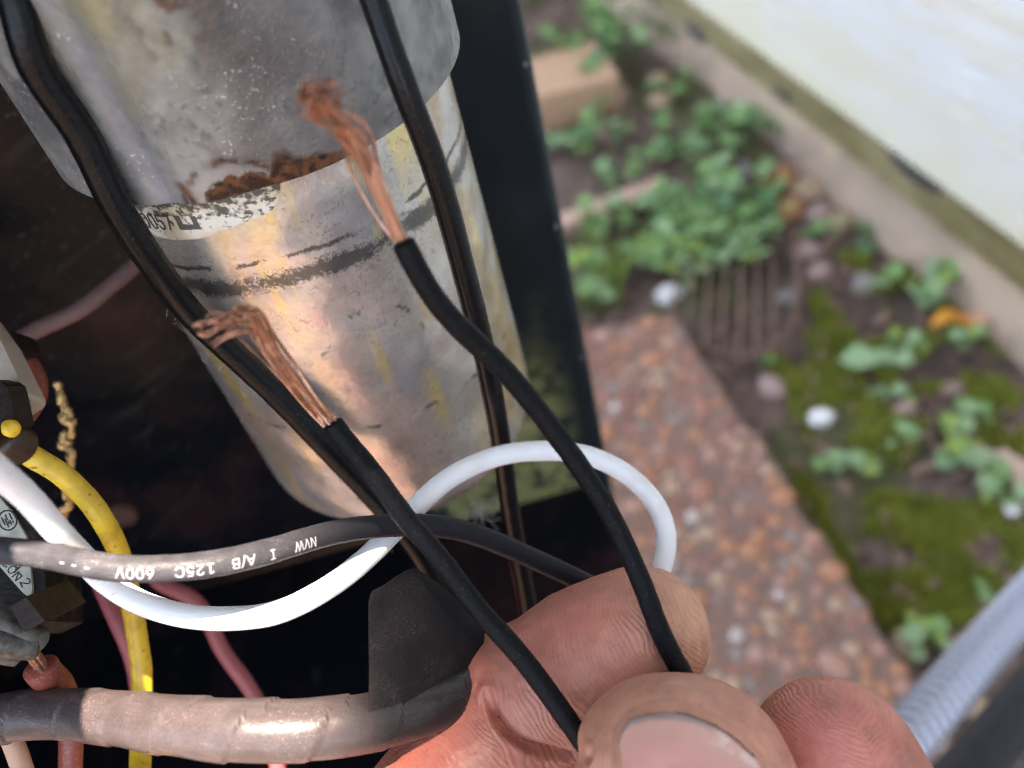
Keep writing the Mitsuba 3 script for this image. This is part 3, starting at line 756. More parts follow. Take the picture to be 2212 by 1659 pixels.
m, wpl, nn = slab([(-60, 1010, 120), (0, 1062, 120), (40, 1100, 119.6), (84, 1148, 119.2), (96, 1210, 118.4), (101, 1290, 117.2), (101, 1342, 116.4), (50, 1368, 116.2), (-60, 1290, 117.2)], 0.016, 0.02)
add('contactor__body', m, 'm_contactor', smooth=25)
tag('contactor', 'dark relay block with a pale printed label plate at the left edge', 'contactor')
m, wl, nl = slab([(-50, 1038, 119.2), (0, 1073, 119.2), (24, 1103, 118.9), (56, 1157, 118.2), (64, 1215, 117.4), (70, 1272, 116.6), (68, 1284, 116.4), (61, 1290, 116.3), (50, 1282, 116.4), (0, 1224, 117.0), (-50, 1170, 117.8)], 0.0006, 0.015)
add('contactor__label_plate', m, 'm_plate', smooth=25)
labels['contactor__label_plate'] = {'label': 'pale label plate with black print'}


def on_plane(px, py, o, n):
    w = ray(px, py)
    return w * ((o @ n) / (w @ n))


def flat_text(text, p0, p1, height_px, o, n, off=0.00008, squeeze=1.0):
    """lettering on a plane, from picture point p0 towards p1"""
    a, b = on_plane(*p0, o, n), on_plane(*p1, o, n)
    ex = (b - a) / np.linalg.norm(b - a)
    ez = -n
    ey = np.cross(ez, ex)
    t = meshkit.text_mesh(text, height_px, 0.00004)
    v = t.vertices
    return trimesh.Trimesh(a + v[:, :1] * ex * squeeze + v[:, 1:2] * ey + (v[:, 2:3] + off) * ez, t.faces, process=False)


o_l, n_l = wl[1], nl
ring = []
c0, c1 = on_plane(17, 1124, o_l, n_l), on_plane(17 + 12, 1124 + 26, o_l, n_l)
rm = np.linalg.norm(c1 - c0) * 0.80
disc = trimesh.creation.annulus(r_min=rm * 0.86, r_max=rm, height=0.00005, sections=36)
bars = [trimesh.creation.box((rm * w, rm * 0.13, 0.00005), trimesh.transformations.translation_matrix((x * rm, y * rm, 0))) for x, y, w in ((-.2, .45, .7), (.3, .2, .5), (-.3, 0, .6), (.2, -.2, .9), (-.1, -.45, .8), (.35, .45, .25), (.25, 0, .3))]
disc = trimesh.util.concatenate([disc] + bars)
e1 = (c1 - c0) / np.linalg.norm(c1 - c0); e2 = np.cross(-n_l, e1)
v = disc.vertices
add('contactor__emblem', trimesh.Trimesh(c0 + v[:, :1] * e1 + v[:, 1:2] * e2 * 0.8 - (v[:, 2:3] + 0.0001) * n_l, disc.faces, process=False), 'm_print_black')
for text, p0, p1, hh in (('CON', (2, 1216), (26, 1246), 0.0011), ('GA-2', (14, 1203), (38, 1250), 0.0013), ('05', (26, 1205), (42, 1245), 0.0010)):
    add(numbered('contactor__print'), flat_text(text, p0, p1, hh, o_l, n_l), 'm_print_black')
# lower terminal block, lugs and the red lead
m, _, _ = slab([(20, 1310, 105.6), (56, 1288, 105.8), (99, 1342, 105.8), (50, 1367, 105.4)], 0.012, 0.05)
add('contactor__terminal_block', m, 'm_brown_part', smooth=25)
for pts, r in (([(-20, 1372, 108), (10, 1385, 108.5), (44, 1392, 109.5), (74, 1392, 110.5)], 0.0019), ([(-20, 1338, 108), (20, 1352, 109), (60, 1372, 110), (84, 1384, 111)], 0.0017), ([(-20, 1402, 109), (10, 1410, 110), (34, 1414, 111)], 0.0015)):
    add(numbered('contactor__lug'), tube(pix_path(pts, 24), r, 18), 'm_lug', smooth=40)
rl = pix_path([(88, 1442, 114), (98, 1456, 115), (118, 1474, 118), (142, 1510, 121.5), (152, 1570, 122), (152, 1660, 122), (150, 1760, 122)], 80)
add('red_lead__insulation', tube(rl, np.interp(np.linspace(0, 1, 80), [0, 0.25, 0.5, 1], [0.0022, 0.0021, 0.0016, 0.00155]), 26), 'm_red_wire', smooth=40)
tag('red_lead', 'thick brownish red lead crimped into the grey lug, running down behind the taped bundle', 'wire')
for i in range(12):
    a = i * 2.4
    ox, oy = 13 * math.cos(a) * math.sqrt((i + 1) / 12), 13 * math.sin(a) * math.sqrt((i + 1) / 12)
    add(numbered('red_lead__copper_strand'), tube(pix_path([(56 + ox, 1394 + oy, 109.6), (70 + ox, 1412 + oy, 110.6), (90 + ox, 1440 + oy, 113)], 12), 0.00034, 8), 'm_copper', smooth=True)
# upper fittings: cream tab, brown clip, looped lead
m, _, _ = slab([(-60, 650, 122), (0, 735, 119), (28, 790, 117.6), (55, 846, 116), (54, 858, 115.8), (46, 866, 115.7), (22, 880, 115.6), (-60, 800, 118)], 0.004, 0.02)
add('relay_tab', m, 'm_cream', smooth=25)
tag('relay_tab', 'cream plastic tab at the left edge above the brown boot of the yellow wire', 'plastic tab')
m, _, _ = slab([(-20, 820, 113.4), (4, 826, 113), (16, 834, 112.8), (20, 850, 112.6), (36, 918, 112.4), (14, 935, 112.6), (-20, 900, 113.4)], 0.003, 0.05)
add('relay_tab__clip', m, 'm_brown_part', smooth=25)
m, _, _ = slab([(-30, 715, 128), (28, 716, 128), (36, 726, 127.4), (40, 752, 127), (20, 770, 127), (-30, 760, 128)], 0.005, 0.05)
add('relay_tab__bracket', m, 'm_brown_part', smooth=25)
wire('looped_lead', [(36, 760, 133), (60, 778, 132), (82, 812, 131), (86, 850, 130), (72, 885, 128), (48, 912, 126), (24, 930, 124)], 0.0011, 'm_red_wire', 60, label='reddish lead looping past the cream tab at the left edge')

# spider silk between the cables
bs('m_silk', (0.42, 0.42, 0.44), 0.6)
sk = []
for i in range(26):
    a = np.array(at(1030 + rng.normal() * 14, 1100 + rng.normal() * 12, 148)); b = np.array(at(1010 + rng.uniform(-28, 100), 1098 + rng.uniform(-30, 60), 150 + rng.uniform(-3, 3)))
    mid_ = (a + b) / 2 + rng.normal(size=3) * 0.0006
    sk.append(tube(spline([a, mid_, b], 9), 0.000012 + 0.00002 * rng.random(), 5, cap=False))
add('spider_web', trimesh.util.concatenate(sk), 'm_silk', smooth=True)
tag('spider_web', 'tuft of grey spider silk between the black cables below the capacitor', 'spider web')
fz = []
for i in range(26):
    j = rng.integers(55, 118)
    pth = pix_path(W1, 150)
    a = pth[j] + rng.normal(size=3) * 0.0009 + (BASIS @ np.array([-0.0019, 0.0006, 0]))
    pts = [a]
    for k in range(3): pts.append(pts[-1] + rng.normal(size=3) * 0.0007)
    fz.append(tube(spline(pts, 10), 0.00002, 5, cap=False))
add('power_cord__lint', trimesh.util.concatenate(fz), 'm_silk', smooth=True)


# ---------------------------------------------------------------- the hand
def cam(px, py, dep):
    return np.array([(px - 1106) / 1900.0 * dep, (py - 829.5) / 1900.0 * dep, dep])


def chain(*pts):
    """(x, y, depth, radius mm) joints -> list of cones"""
    j = [(cam(*p[:3]), p[3]) for p in pts]
    return [(j[i][0], j[i + 1][0], j[i][1], j[i + 1][1]) for i in range(len(j) - 1)]


FING = {
    'thumb': chain((1432, 1658, 98.5, 9.2), (1470, 1775, 96, 10.4), (1530, 1960, 93, 10.6), (1610, 2300, 95, 11.5), (1560, 2750, 104, 15.0)) +
             chain((1506, 1662, 98.5, 9.2), (1530, 1775, 96, 10.4), (1560, 1960, 93, 10.6)) + chain((1432, 1658, 98.5, 9.2), (1506, 1662, 98.5, 9.2)),
    'index': chain((1402, 1352, 116.5, 7.3), (1360, 1378, 116.8, 8.2), (1270, 1432, 117.5, 9.4), (1120, 1532, 119, 10.1), (1030, 1665, 116.5, 10.3), (940, 1800, 114, 10.6), (1010, 2050, 122, 10.8), (1130, 2330, 132, 12.0)) +
             chain((1372, 1366, 115.6, 6.8), (1418, 1392, 116.4, 6.2)),
    'middle': chain((1795, 1642, 108.2, 9.9), (1828, 1740, 107.0, 10.5), (1880, 1880, 108, 10.6), (1830, 2020, 118, 10.8), (1560, 2150, 130, 11.2), (1330, 2330, 136, 12.0)),
    'ring': chain((2010, 1960, 112, 8.6), (2040, 2070, 112, 9.4), (2000, 2220, 122, 9.8), (1740, 2330, 134, 10.5), (1500, 2430, 138, 11.5)),
    'little': chain((2060, 2240, 114, 7.2), (2060, 2340, 116, 7.8), (1980, 2420, 124, 8.4), (1780, 2520, 134, 9.5), (1620, 2560, 138, 11)),
}
PALM = chain((1130, 2330, 132, 12), (1400, 2900, 128, 15)) + chain((1330, 2330, 136, 12), (1450, 2900, 130, 15)) + chain((1500, 2430, 138, 11.5), (1500, 2900, 131, 15)) + \
    chain((1620, 2560, 138, 11), (1540, 2900, 131, 14)) + chain((1560, 2750, 104, 15), (1470, 2950, 122, 17)) + chain((1450, 2920, 128, 20), (1500, 3500, 150, 24), (1560, 4300, 180, 32))


def cone_d(p, c):
    a, b, ra, rb = c
    ab = b - a
    t = np.clip(((p - a) @ ab) / (ab @ ab), 0, 1)
    return np.linalg.norm(p - a - t[:, None] * ab, axis=1) - (ra + (rb - ra) * t)


def smin(a, b, k):
    h = np.clip(0.5 + 0.5 * (b - a) / k, 0, 1)
    return b * (1 - h) + a * h - k * h * (1 - h)


def fold(p, cones, k):
    d = cone_d(p, cones[0])
    for c in cones[1:]: d = smin(d, cone_d(p, c), k)
    return d


def poly_d(p, path):
    d = np.full(len(p), 1e9)
    for a, b in zip(path[:-1], path[1:]):
        ab = b - a
        t = np.clip(((p - a) @ ab) / (ab @ ab), 0, 1)
        d = np.minimum(d, np.linalg.norm(p - a - t[:, None] * ab, axis=1))
    return d


def dens(pts, n):
    return spline(np.array([cam(*q) for q in pts]), n)


PATH_A, PATH_B = dens(HA, 50), dens(HB, 50)


def sdf(p, wires=True):
    d = {k: fold(p, v, 3.0) for k, v in FING.items()}
    ix = d['index']
    if wires:
        for path in (PATH_A, PATH_B):
            near = ix < 4
            w = np.full(len(p), -9.0)
            if near.any(): w[near] = 1.42 - poly_d(p[near], path)
            ix = -smin(-ix, -w, 1.0)                     # pad gives way under the wire
    d['index'] = ix
    out = smin(ix, d['middle'], 1.2)
    out = smin(out, d['ring'], 1.2)
    out = smin(out, d['little'], 1.2)
    out = smin(out, d['thumb'], 0.5)
    return smin(out, fold(p, PALM, 9.0), 6.0)


def hits(px, py, fn):
    """points of the field's surface on the lines through these picture points"""
    r = np.stack([(np.asarray(px) - 1106) / 1900.0, (np.asarray(py) - 829.5) / 1900.0, np.ones(len(px))], -1)
    r /= np.linalg.norm(r, axis=1, keepdims=True)
    t = np.full(len(r), 70.0)
    for _ in range(45):
        t += fn(r * t[:, None]) * 0.9
    return r * t[:, None]


def hit(px, py, fn):
    return hits([px], [py], fn)[0]


def surface_nets(F, lo, h):
    """triangles of the zero level of the grid F"""
    s = F < 0
    n = np.array(F.shape)
    idx = -np.ones(n - 1, int)
    cs = np.stack([s[i:n[0] - 1 + i, j:n[1] - 1 + j, k:n[2] - 1 + k] for i in (0, 1) for j in (0, 1) for k in (0, 1)], -1)
    on = cs.any(-1) & ~cs.all(-1)
    cells = np.argwhere(on)
    idx[on] = np.arange(len(cells))
    acc, cnt = np.zeros((len(cells), 3)), np.zeros(len(cells))
    corners = [(i, j, k) for i in (0, 1) for j in (0, 1) for k in (0, 1)]
    for a in range(8):
        for b in range(a + 1, 8):
            A, Bc = np.array(corners[a]), np.array(corners[b])
            if abs(A - Bc).sum() != 1: continue
            fa, fb = F[tuple((cells + A).T)], F[tuple((cells + Bc).T)]
            m = (fa < 0) != (fb < 0)
            t = np.where(m, fa / np.where(fa == fb, 1, fa - fb), 0)
            acc += np.where(m[:, None], A + t[:, None] * (Bc - A), 0); cnt += m
    V = lo + h * (cells + acc / cnt[:, None])
    Fc = []
    for ax in range(3):
        u, v = [(1, 2), (2, 0), (0, 1)][ax]
        sh = [slice(1, -1)] * 3; sh[ax] = slice(0, -1)
        sh2 = list(sh); sh2[ax] = slice(1, None)
        ch = s[tuple(sh)] != s[tuple(sh2)]
        e = np.argwhere(ch); inside = s[tuple(sh)][ch]
        off = np.array([1, 1, 1]); off[ax] = 0
        e = e + off
        du, dv = np.eye(3, dtype=int)[u], np.eye(3, dtype=int)[v]
        q = np.stack([idx[tuple((e - du - dv).T)], idx[tuple((e - dv).T)], idx[tuple(e.T)], idx[tuple((e - du).T)]], -1)
        q = np.where(inside[:, None], q, q[:, ::-1])
        Fc += [q[:, [0, 1, 2]], q[:, [0, 2, 3]]]
    return V, np.vstack(Fc)


H0 = 1.25
lo, hi_ = np.array([-24.0, 15.0, 74.0]), np.array([88.0, 205.0, 172.0])
ax = [np.arange(a, b, H0) for a, b in zip(lo, hi_)]
G = np.stack(np.meshgrid(*ax, indexing='ij'), -1)
F0 = np.empty(G.shape[:3], np.float32)
for i in range(G.shape[0]):
    F0[i] = sdf(G[i].reshape(-1, 3), wires=False).reshape(G.shape[1:3])
HV, HF = surface_nets(F0, lo, H0)
hm = trimesh.Trimesh(HV, HF, process=False)
hm = hm.subdivide()
V = np.array(hm.vertices)
top = V[:, 1] < 60                                       # the part in view gets finer
fsel = np.where(top[hm.faces].all(1))[0]
vv, ff = trimesh.remesh.subdivide(V, np.array(hm.faces), face_index=fsel)
hm = trimesh.Trimesh(vv, ff, process=True)
V = np.array(hm.vertices)


def grad(p, fn, e=0.06):
    k = np.array([[1, -1, -1], [-1, -1, 1], [-1, 1, -1], [1, 1, 1.0]])
    return sum(x * fn(p + x * e)[:, None] for x in k) / (4 * e)


for it in range(2):
    d = sdf(V)
    g = grad(V, sdf)
    g /= np.maximum(np.linalg.norm(g, axis=1, keepdims=True), 0.3)
    V = V - np.clip(d, -0.8, 0.8)[:, None] * g
N = grad(V, sdf)
N /= np.maximum(np.linalg.norm(N, axis=1, keepdims=True), 1e-6)
no_wire = lambda p: sdf(p, wires=False)
CREASES = [([(1044, 1482), (1056, 1522), (1086, 1568), (1130, 1604), (1180, 1624), (1250, 1634)], 0.7, 1.6),
           ([(1052, 1500), (1060, 1528), (1088, 1570), (1130, 1605), (1180, 1625), (1225, 1633), (1275, 1634)], 1.7, 0.5),
           ([(1110, 1335), (1135, 1368), (1150, 1402)], 0.22, 0.8),
           ([(1310, 1250), (1330, 1240), (1362, 1240)], 0.30, 0.6),
           ([(1300, 1575), (1318, 1610), (1316, 1662)], 0.30, 0.5),
           ([(1322, 1658), (1318, 1604), (1334, 1556), (1382, 1517), (1450, 1508), (1530, 1530), (1600, 1580), (1664, 1645)], 0.13, 0.4),
           ([(1270, 1600), (1292, 1575), (1300, 1545)], 0.14, 0.4), ([(1560, 1500), (1612, 1545), (1660, 1610)], 0.14, 0.4), ([(1405, 1482), (1470, 1478), (1530, 1492)], 0.10, 0.4),
           ([(905, 1560), (935, 1610), (985, 1665)], 0.10, 0.5), ([(1330, 1262), (1345, 1300), (1350, 1340)], 0.12, 0.6)]
push = np.zeros(len(V))
for pts, depth, wd in CREASES:
    path = spline(hits([q[0] for q in pts], [q[1] for q in pts], no_wire), 24)
    near = np.linalg.norm(V - path.mean(0), axis=1) < 30
    dd = poly_d(V[near], path)
    ends = np.clip(np.minimum(np.linalg.norm(V[near] - path[0], axis=1), 6) / 2.5, 0.0, 1)
    push[near] += ends * depth * np.exp(-(dd / wd) ** 2) - depth * 0.12 * np.exp(-((dd - 2.0 * wd) / (1.1 * wd)) ** 2)
lump = (meshkit.fbm(V * 0.16, 3) - 0.5) * 0.40 + (meshkit.fbm(V * 0.55, 3, 5) - 0.5) * 0.16
V = V - N * push[:, None] + N * lump[:, None]

# thumb nail: a curved plate on the back of the thumb
xs = np.array([1336, 1345, 1362, 1400, 1443, 1480, 1509, 1540, 1563, 1590, 1613, 1635, 1650])
yt = np.array([1600, 1572, 1552, 1541, 1538, 1543, 1553, 1567, 1581, 1600, 1621, 1642, 1672])
thumb_only = lambda p: fold(p, FING['thumb'], 3.0)
NU, NV = 44, 40
U_, V_ = np.meshgrid(np.linspace(0, 1, NU), np.linspace(0, 1, NV))
xg, yg = np.interp(U_, np.linspace(0, 1, len(xs)), xs), np.interp(U_, np.linspace(0, 1, len(xs)), yt)
yb = 1905 - 60 * (2 * U_ - 1) ** 2
NP = hits((xg + V_ * 30 + (U_ - 0.5) * 14 * V_).ravel(), (yg + (yb - yg) * V_).ravel(), thumb_only).reshape(NV, NU, 3)
axis_u = np.linspace(-1, 1, NU)[None, :]
outv = NP - np.array([1.0, 6.0, 108.0]); outv = -NP / np.linalg.norm(NP, axis=-1, keepdims=True)
tv = np.linspace(0, 1, NV)[:, None]
liftn = 0.36 - 0.50 * axis_u ** 6 + 0.28 * np.exp(-(tv / 0.07) ** 2) + 0.05 * (meshkit.fbm(NP * np.array([1.2, 0.3, 0.5]), 3) - 0.5)
NP = NP + outv * liftn[..., None]
to_world = lambda p: p @ BASIS.T * 0.001
nuv = np.stack(np.broadcast_arrays((axis_u + 1) / 2, tv), -1).reshape(-1, 2)
nail = sheet(to_world(NP), 0.00040)
if (nail.face_normals[:50] @ -FWD).mean() < 0: nail = sheet(to_world(NP[:, ::-1]), 0.00040)
TIPC = to_world(hit(1402, 1352, no_wire))
E_AX = BASIS @ (cam(1402, 1352, 116.5) - cam(1120, 1532, 119)); E_AX /= np.linalg.norm(E_AX)
E_AX2 = BASIS @ (cam(1120, 1532, 119) - cam(940, 1800, 114)); E_AX2 /= np.linalg.norm(E_AX2)
E_AX3 = BASIS @ (cam(1795, 1642, 108.2) - cam(1880, 1880, 108)); E_AX3 /= np.linalg.norm(E_AX3)
P_DIP = to_world(cam(1120, 1532, 119)); P_MID = to_world(cam(1795, 1680, 108)); P_TH = to_world(cam(1470, 1690, 96))
P_PAD = to_world(cam(1300, 1410, 108)); P_TIP = to_world(cam(1480, 1320, 112)); P_LOW = to_world(cam(980, 1640, 108)); P_MP = to_world(cam(1760, 1600, 99))


def near_(p, c, r):
    return dr.exp(-(dr.square(p.x - c[0]) + dr.square(p.y - c[1]) + dr.square(p.z - c[2])) / (r * r))


def dot3(p, c, e):
    return (p.x - c[0]) * e[0] + (p.y - c[1]) * e[1] + (p.z - c[2]) * e[2]


def f_skin(p, n, uv):
    q = p * 1000
    g = fbm(q.x * 0.12, q.y * 0.12, q.z * 0.12, 3)
    m = fbm(q.x * 0.7, q.y * 0.7, q.z * 0.7, 3)
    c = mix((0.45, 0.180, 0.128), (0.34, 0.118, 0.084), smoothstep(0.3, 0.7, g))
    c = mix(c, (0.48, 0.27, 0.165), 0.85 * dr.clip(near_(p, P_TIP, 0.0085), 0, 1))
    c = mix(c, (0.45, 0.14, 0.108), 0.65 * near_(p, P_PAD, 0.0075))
    c = mix(c, (0.22, 0.066, 0.052), 0.9 * near_(p, P_LOW, 0.014))  # redder lower segment, painted darker against the sun spilling onto it
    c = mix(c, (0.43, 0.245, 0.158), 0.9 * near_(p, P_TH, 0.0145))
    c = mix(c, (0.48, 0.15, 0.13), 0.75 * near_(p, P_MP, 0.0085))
    dots = smoothstep(0.87, 0.93, noise(q.x * 1.7, q.y * 1.7, q.z * 1.7))
    c = mix(c, (0.20, 0.09, 0.06), dots * 0.45)
    rg, _ = ridges(p)
    c = mix(c, (0.25, 0.13, 0.09), 0.35 * smoothstep(0.58, 0.75, fbm(q.x * 0.35 + 7, q.y * 0.35, q.z * 0.35, 4)))
    return c * (0.80 + 0.40 * m) * (1 + 0.05 * rg)


def ridges(p):
    q = p * 1000
    wx = (fbm(q.x * 0.28, q.y * 0.28, q.z * 0.28, 2) - 0.5) * 2.2
    s1, s2, s3 = dot3(p, P_DIP, E_AX) * 1000, dot3(p, P_DIP, E_AX2) * 1000, dot3(p, P_MID, E_AX3) * 1000
    lat = dr.square(dot3(p, P_DIP, np.cross(E_AX, FWD))) * 1e6
    ph = dr.select(s1 > -1.0, s1 - 0.020 * lat, s2)
    ph = dr.select(p.x > 0.0275, s3 - 0.02 * dr.square((p.x - P_MID[0]) * 1000), ph)
    th = near_(p, P_TH, 0.0125)
    return dr.sin((ph + wx) * (2 * math.pi / 0.60)) * (1 - smoothstep(0.25, 0.6, th)) * (0.6 + 0.6 * fbm(q.x * 0.4, q.y * 0.4, q.z * 0.4, 2)), th


def f_skin_bump(p, n, uv):
    q = p * 1000
    ridge, th = ridges(p)
    pore = fbm(q.x * 1.8, q.y * 1.8, q.z * 1.8, 3)
    wr = fbm(q.x * 0.6 + 4, q.y * 2.2, q.z * 2.2, 3) * th
    return ridge * 0.40 + pore * 0.8 + wr * 0.9


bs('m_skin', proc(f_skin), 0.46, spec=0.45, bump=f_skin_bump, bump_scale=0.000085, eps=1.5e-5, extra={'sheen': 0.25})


def f_nail(p, n, uv):
    v = uv.y
    q = p * 1000
    edge = smoothstep(0.3, 0.55, uv.x) * smoothstep(0.062, 0.02, v + 0.03 * (fbm(q.x * 1.2, q.y * 1.2, q.z * 1.2, 3) - 0.5))
    white = smoothstep(0.16, 0.08, v) * smoothstep(0.45, 0.62, fbm(q.x * 0.8, q.y * 0.8, q.z * 0.8, 3)) * smoothstep(0.75, 0.2, uv.x)
    c = mix((0.49, 0.27, 0.22), (0.52, 0.225, 0.20), smoothstep(0.1, 0.4, v))
    c = mix(c, (0.56, 0.46, 0.41), white * 0.6)
    return mix(c, (0.17, 0.15, 0.15), edge * 0.75)


bs('m_nail', proc(f_nail), 0.26, spec=0.55, coat=0.4, bump=lambda p, n, uv: fbm(uv.x * 60, uv.y * 6, 1.0, 2) + 0.5 * fbm(uv.x * 30, uv.y * 30, 4.0, 2), bump_scale=0.00004)
bs('m_dirt_and_gap', (0.055, 0.048, 0.046), 0.8)
hand = trimesh.Trimesh(to_world(V), hm.faces, process=False)
if hand.volume < 0: hand.invert()
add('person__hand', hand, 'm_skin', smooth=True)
tag('person', 'bare left hand pinching two stripped black wires between index finger and thumb', 'person')
uv2 = np.vstack([nuv, nuv])
add('person__hand__thumbnail', nail, 'm_nail', smooth=True, uv=uv2)
labels['person__hand__thumbnail'] = {'label': 'worn thumbnail with a dirty grey edge'}
de = np.array([NP[0, i] - outv[0, i] * 0.55 + np.array([0, -0.05, 0]) for i in range(16, NU - 1)])
add('person__hand__nail_dirt', tube(to_world(de), 0.00015 * (0.4 + 1.0 * meshkit.noise(np.c_[np.arange(len(de)) * 0.5, np.zeros(len(de)), np.zeros(len(de))])), 8), 'm_dirt_and_gap', smooth=True)

# ---------------------------------------------------------------- ground, slab, house
SOIL, SLAB = -0.50, -0.472


def f_soil(p, n, uv):
    q = p * 1000
    g = fbm(q.x * 0.02, q.y * 0.02, 1.0, 4)
    f = fbm(q.x * 0.15, q.y * 0.15, 2.0, 3)
    c = mix((0.055, 0.035, 0.028), (0.14, 0.095, 0.075), smoothstep(0.3, 0.7, 0.5 * g + 0.5 * f))
    moss = smoothstep(0.55, 0.66, fbm(q.x * 0.011 + 5, q.y * 0.011, 4.0, 4)) * 0.55
    return mix(c, (0.055, 0.075, 0.012), moss)


bs('m_soil', proc(f_soil), 0.9, bump=lambda p, n, uv: fbm(p.x * 180, p.y * 180, p.z * 180, 4), bump_scale=0.006, eps=5e-4)


def graded(a, b, step, far):
    mid = np.arange(a, b + step / 2, step)
    out, s, x = [], step, b
    hi = []
    while x < far:
        s *= 1.5; x += s; hi.append(min(x, far))
    lo_, s, x = [], step, a
    while x > -far:
        s *= 1.5; x -= s; lo_.append(max(x, -far))
    return np.r_[lo_[::-1], mid, hi]


gx, gy = graded(-0.3, 0.75, 0.006, 150.0), graded(0.05, 1.7, 0.008, 150.0)
GX, GY = np.meshgrid(gx, gy, indexing='ij')
q3 = np.stack([GX, GY, np.zeros_like(GX)], -1)
near_m = np.exp(-np.clip(np.hypot(GX - 0.2, GY - 0.6) - 1.2, 0, None) * 3)
GZ = SOIL + near_m * (0.022 * (meshkit.fbm(q3 * 7, 3) - 0.5) + 0.012 * (meshkit.fbm(q3 * 45, 3, 4) - 0.5))
add('soil', grid_mesh(np.stack([GX, GY, GZ], -1)[:, ::-1]), 'm_soil', smooth=True)
labels['soil'] = {'label': 'dark bare soil between the slab and the house wall', 'kind': 'structure'}


def soil_zs(x, y):
    q = np.stack([x, y, np.zeros_like(x)], -1)
    return SOIL + 0.022 * (meshkit.fbm(q * 7, 3) - 0.5) + 0.012 * (meshkit.fbm(q * 45, 3, 4) - 0.5)


def soil_z(x, y):
    return float(soil_zs(np.array([x]), np.array([y]))[0])


def on_soil(px, py):
    p = on_z(px, py, SOIL)
    return np.array([p[0], p[1], soil_z(p[0], p[1])])


# exposed-aggregate slab the unit stands on
sb, sc_, sd, sa = (on_z(x, y, SLAB) for x, y in ((1462, 684), (1650, 900), (1965, 1460), (1290, 706)))
e_r = sd - sb; e_r /= np.linalg.norm(e_r)
e_l = sa - sb; e_l /= np.linalg.norm(e_l)
far_r = sb + e_r * 0.95
far_l = sb + e_l * 0.85
poly = [sb + e_l * t for t in np.linspace(0.85, 0.012, 60)] + [sb + e_l * 0.004 + e_r * 0.004] + [sb + e_r * t for t in np.linspace(0.012, 0.95, 70)] + [far_r + e_l * 0.85]
poly = np.array(poly)[:, :2]
jit = (meshkit.fbm(np.c_[poly * 60, np.zeros(len(poly))], 3) - 0.5)
poly = poly + np.c_[jit * 0.012, jit[::-1] * 0.012]
pg = sg.Polygon(poly).buffer(0)
sm = trimesh.creation.extrude_polygon(pg, 0.09, engine='earcut')
sm.apply_translation([0, 0, SLAB - 0.09])
bs('m_slab', proc(lambda p, n, uv: mix((0.14, 0.088, 0.068), (0.25, 0.158, 0.122), fbm(p.x * 90, p.y * 90, p.z * 90, 4))), 0.85, bump=lambda p, n, uv: fbm(p.x * 260, p.y * 260, p.z * 260, 3), bump_scale=0.003, eps=3e-4)
add('concrete_slab', sm, 'm_slab')
labels['concrete_slab'] = {'label': 'pinkish exposed-aggregate concrete slab', 'kind': 'structure'}
PEB = [(0.36, 0.165, 0.085), (0.36, 0.19, 0.14), (0.30, 0.135, 0.09), (0.40, 0.26, 0.17), (0.25, 0.19, 0.165), (0.46, 0.38, 0.34), (0.20, 0.095, 0.07), (0.36, 0.20, 0.155)]
for i, c in enumerate(PEB):
    bs(f'm_pebble_{i}', c, 0.6)
pv = [blob(1.0, s, 0.28, 2, (1, rng.uniform(.7, .95), 0.55)) for s in range(5)]
pfile = [mikit.ply(m, 'm_pebble_0', smooth=True) for m in pv]
inner = pg.buffer(-0.0022)
import shapely
xy = rng.uniform((-0.02, 0.12), (0.30, 0.68), (9000, 2))
xy = xy[shapely.contains_xy(inner, xy[:, 0], xy[:, 1])]
cand = np.zeros((0, 3))
for x, y in xy:
    r = float(np.clip(rng.lognormal(math.log(0.0048), 0.40), 0.0025, 0.0125))
    if len(cand) == 0 or ((cand[:, 0] - x) ** 2 + (cand[:, 1] - y) ** 2 > (0.80 * (r + cand[:, 2])) ** 2).all(): cand = np.vstack([cand, [x, y, r]])
cand = cand.tolist()


def visible_px(x, y, z):
    c = BASIS.T @ np.array([x, y, z])
    return c[0] / c[2] * 1900 + 1106, c[1] / c[2] * 1900 + 829.5, c[2]


big, rest = [], []
for x, y, r in cand:
    u, v, dep = visible_px(x, y, SLAB)
    inview = 1270 < u < 2230 and 640 < v < 1700
    (big if inview and r / dep * 1900 > 12 else rest).append((x, y, r))
big.sort(key=lambda c: -c[2])
rest += big[300:]; big = big[:300]


def peb_M(x, y, r):
    a = rng.uniform(0, 360)
    return T().translate([x, y, SLAB - r * 0.16]).rotate([0, 0, 1], a).rotate([1, 0, 0], rng.uniform(-14, 14)).scale([r, r, r])


for x, y, r in big:
    k = numbered('concrete_slab__pebble')
    scene[k] = {**pfile[rng.integers(5)], 'bsdf': {'type': 'ref', 'id': f'm_pebble_{rng.choice(8, p=[.27, .17, .18, .12, .09, .02, .09, .06])}'}, 'to_world': peb_M(x, y, r)}
small = []
for x, y, r in rest:
    m = trimesh.creation.icosphere(subdivisions=1, radius=1.0)
    m.apply_transform(np.array(peb_M(x, y, r).matrix)); small.append(m)
add('concrete_slab__small_aggregate', trimesh.util.concatenate(small), 'm_pebble_2', smooth=True)
labels['concrete_slab__small_aggregate'] = {'label': 'small stones set in the slab', 'kind': 'stuff'}

# the house: footing, trim, lapped siding
w0, w1 = on_z(1322, 0, SOIL), on_z(2212, 760, SOIL)
wd = (w0 - w1); wd[2] = 0; wd /= np.linalg.norm(wd)      # along the wall, away from the camera
wn = np.array([-wd[1], wd[0], 0.0])                       # out of the wall, towards the unit
if wn @ (-w1) < 0: wn = -wn


def wall_hit(px, py, off):
    w = ray(px, py)
    return w * (((w1 + wn * off) @ wn) / (w @ wn))


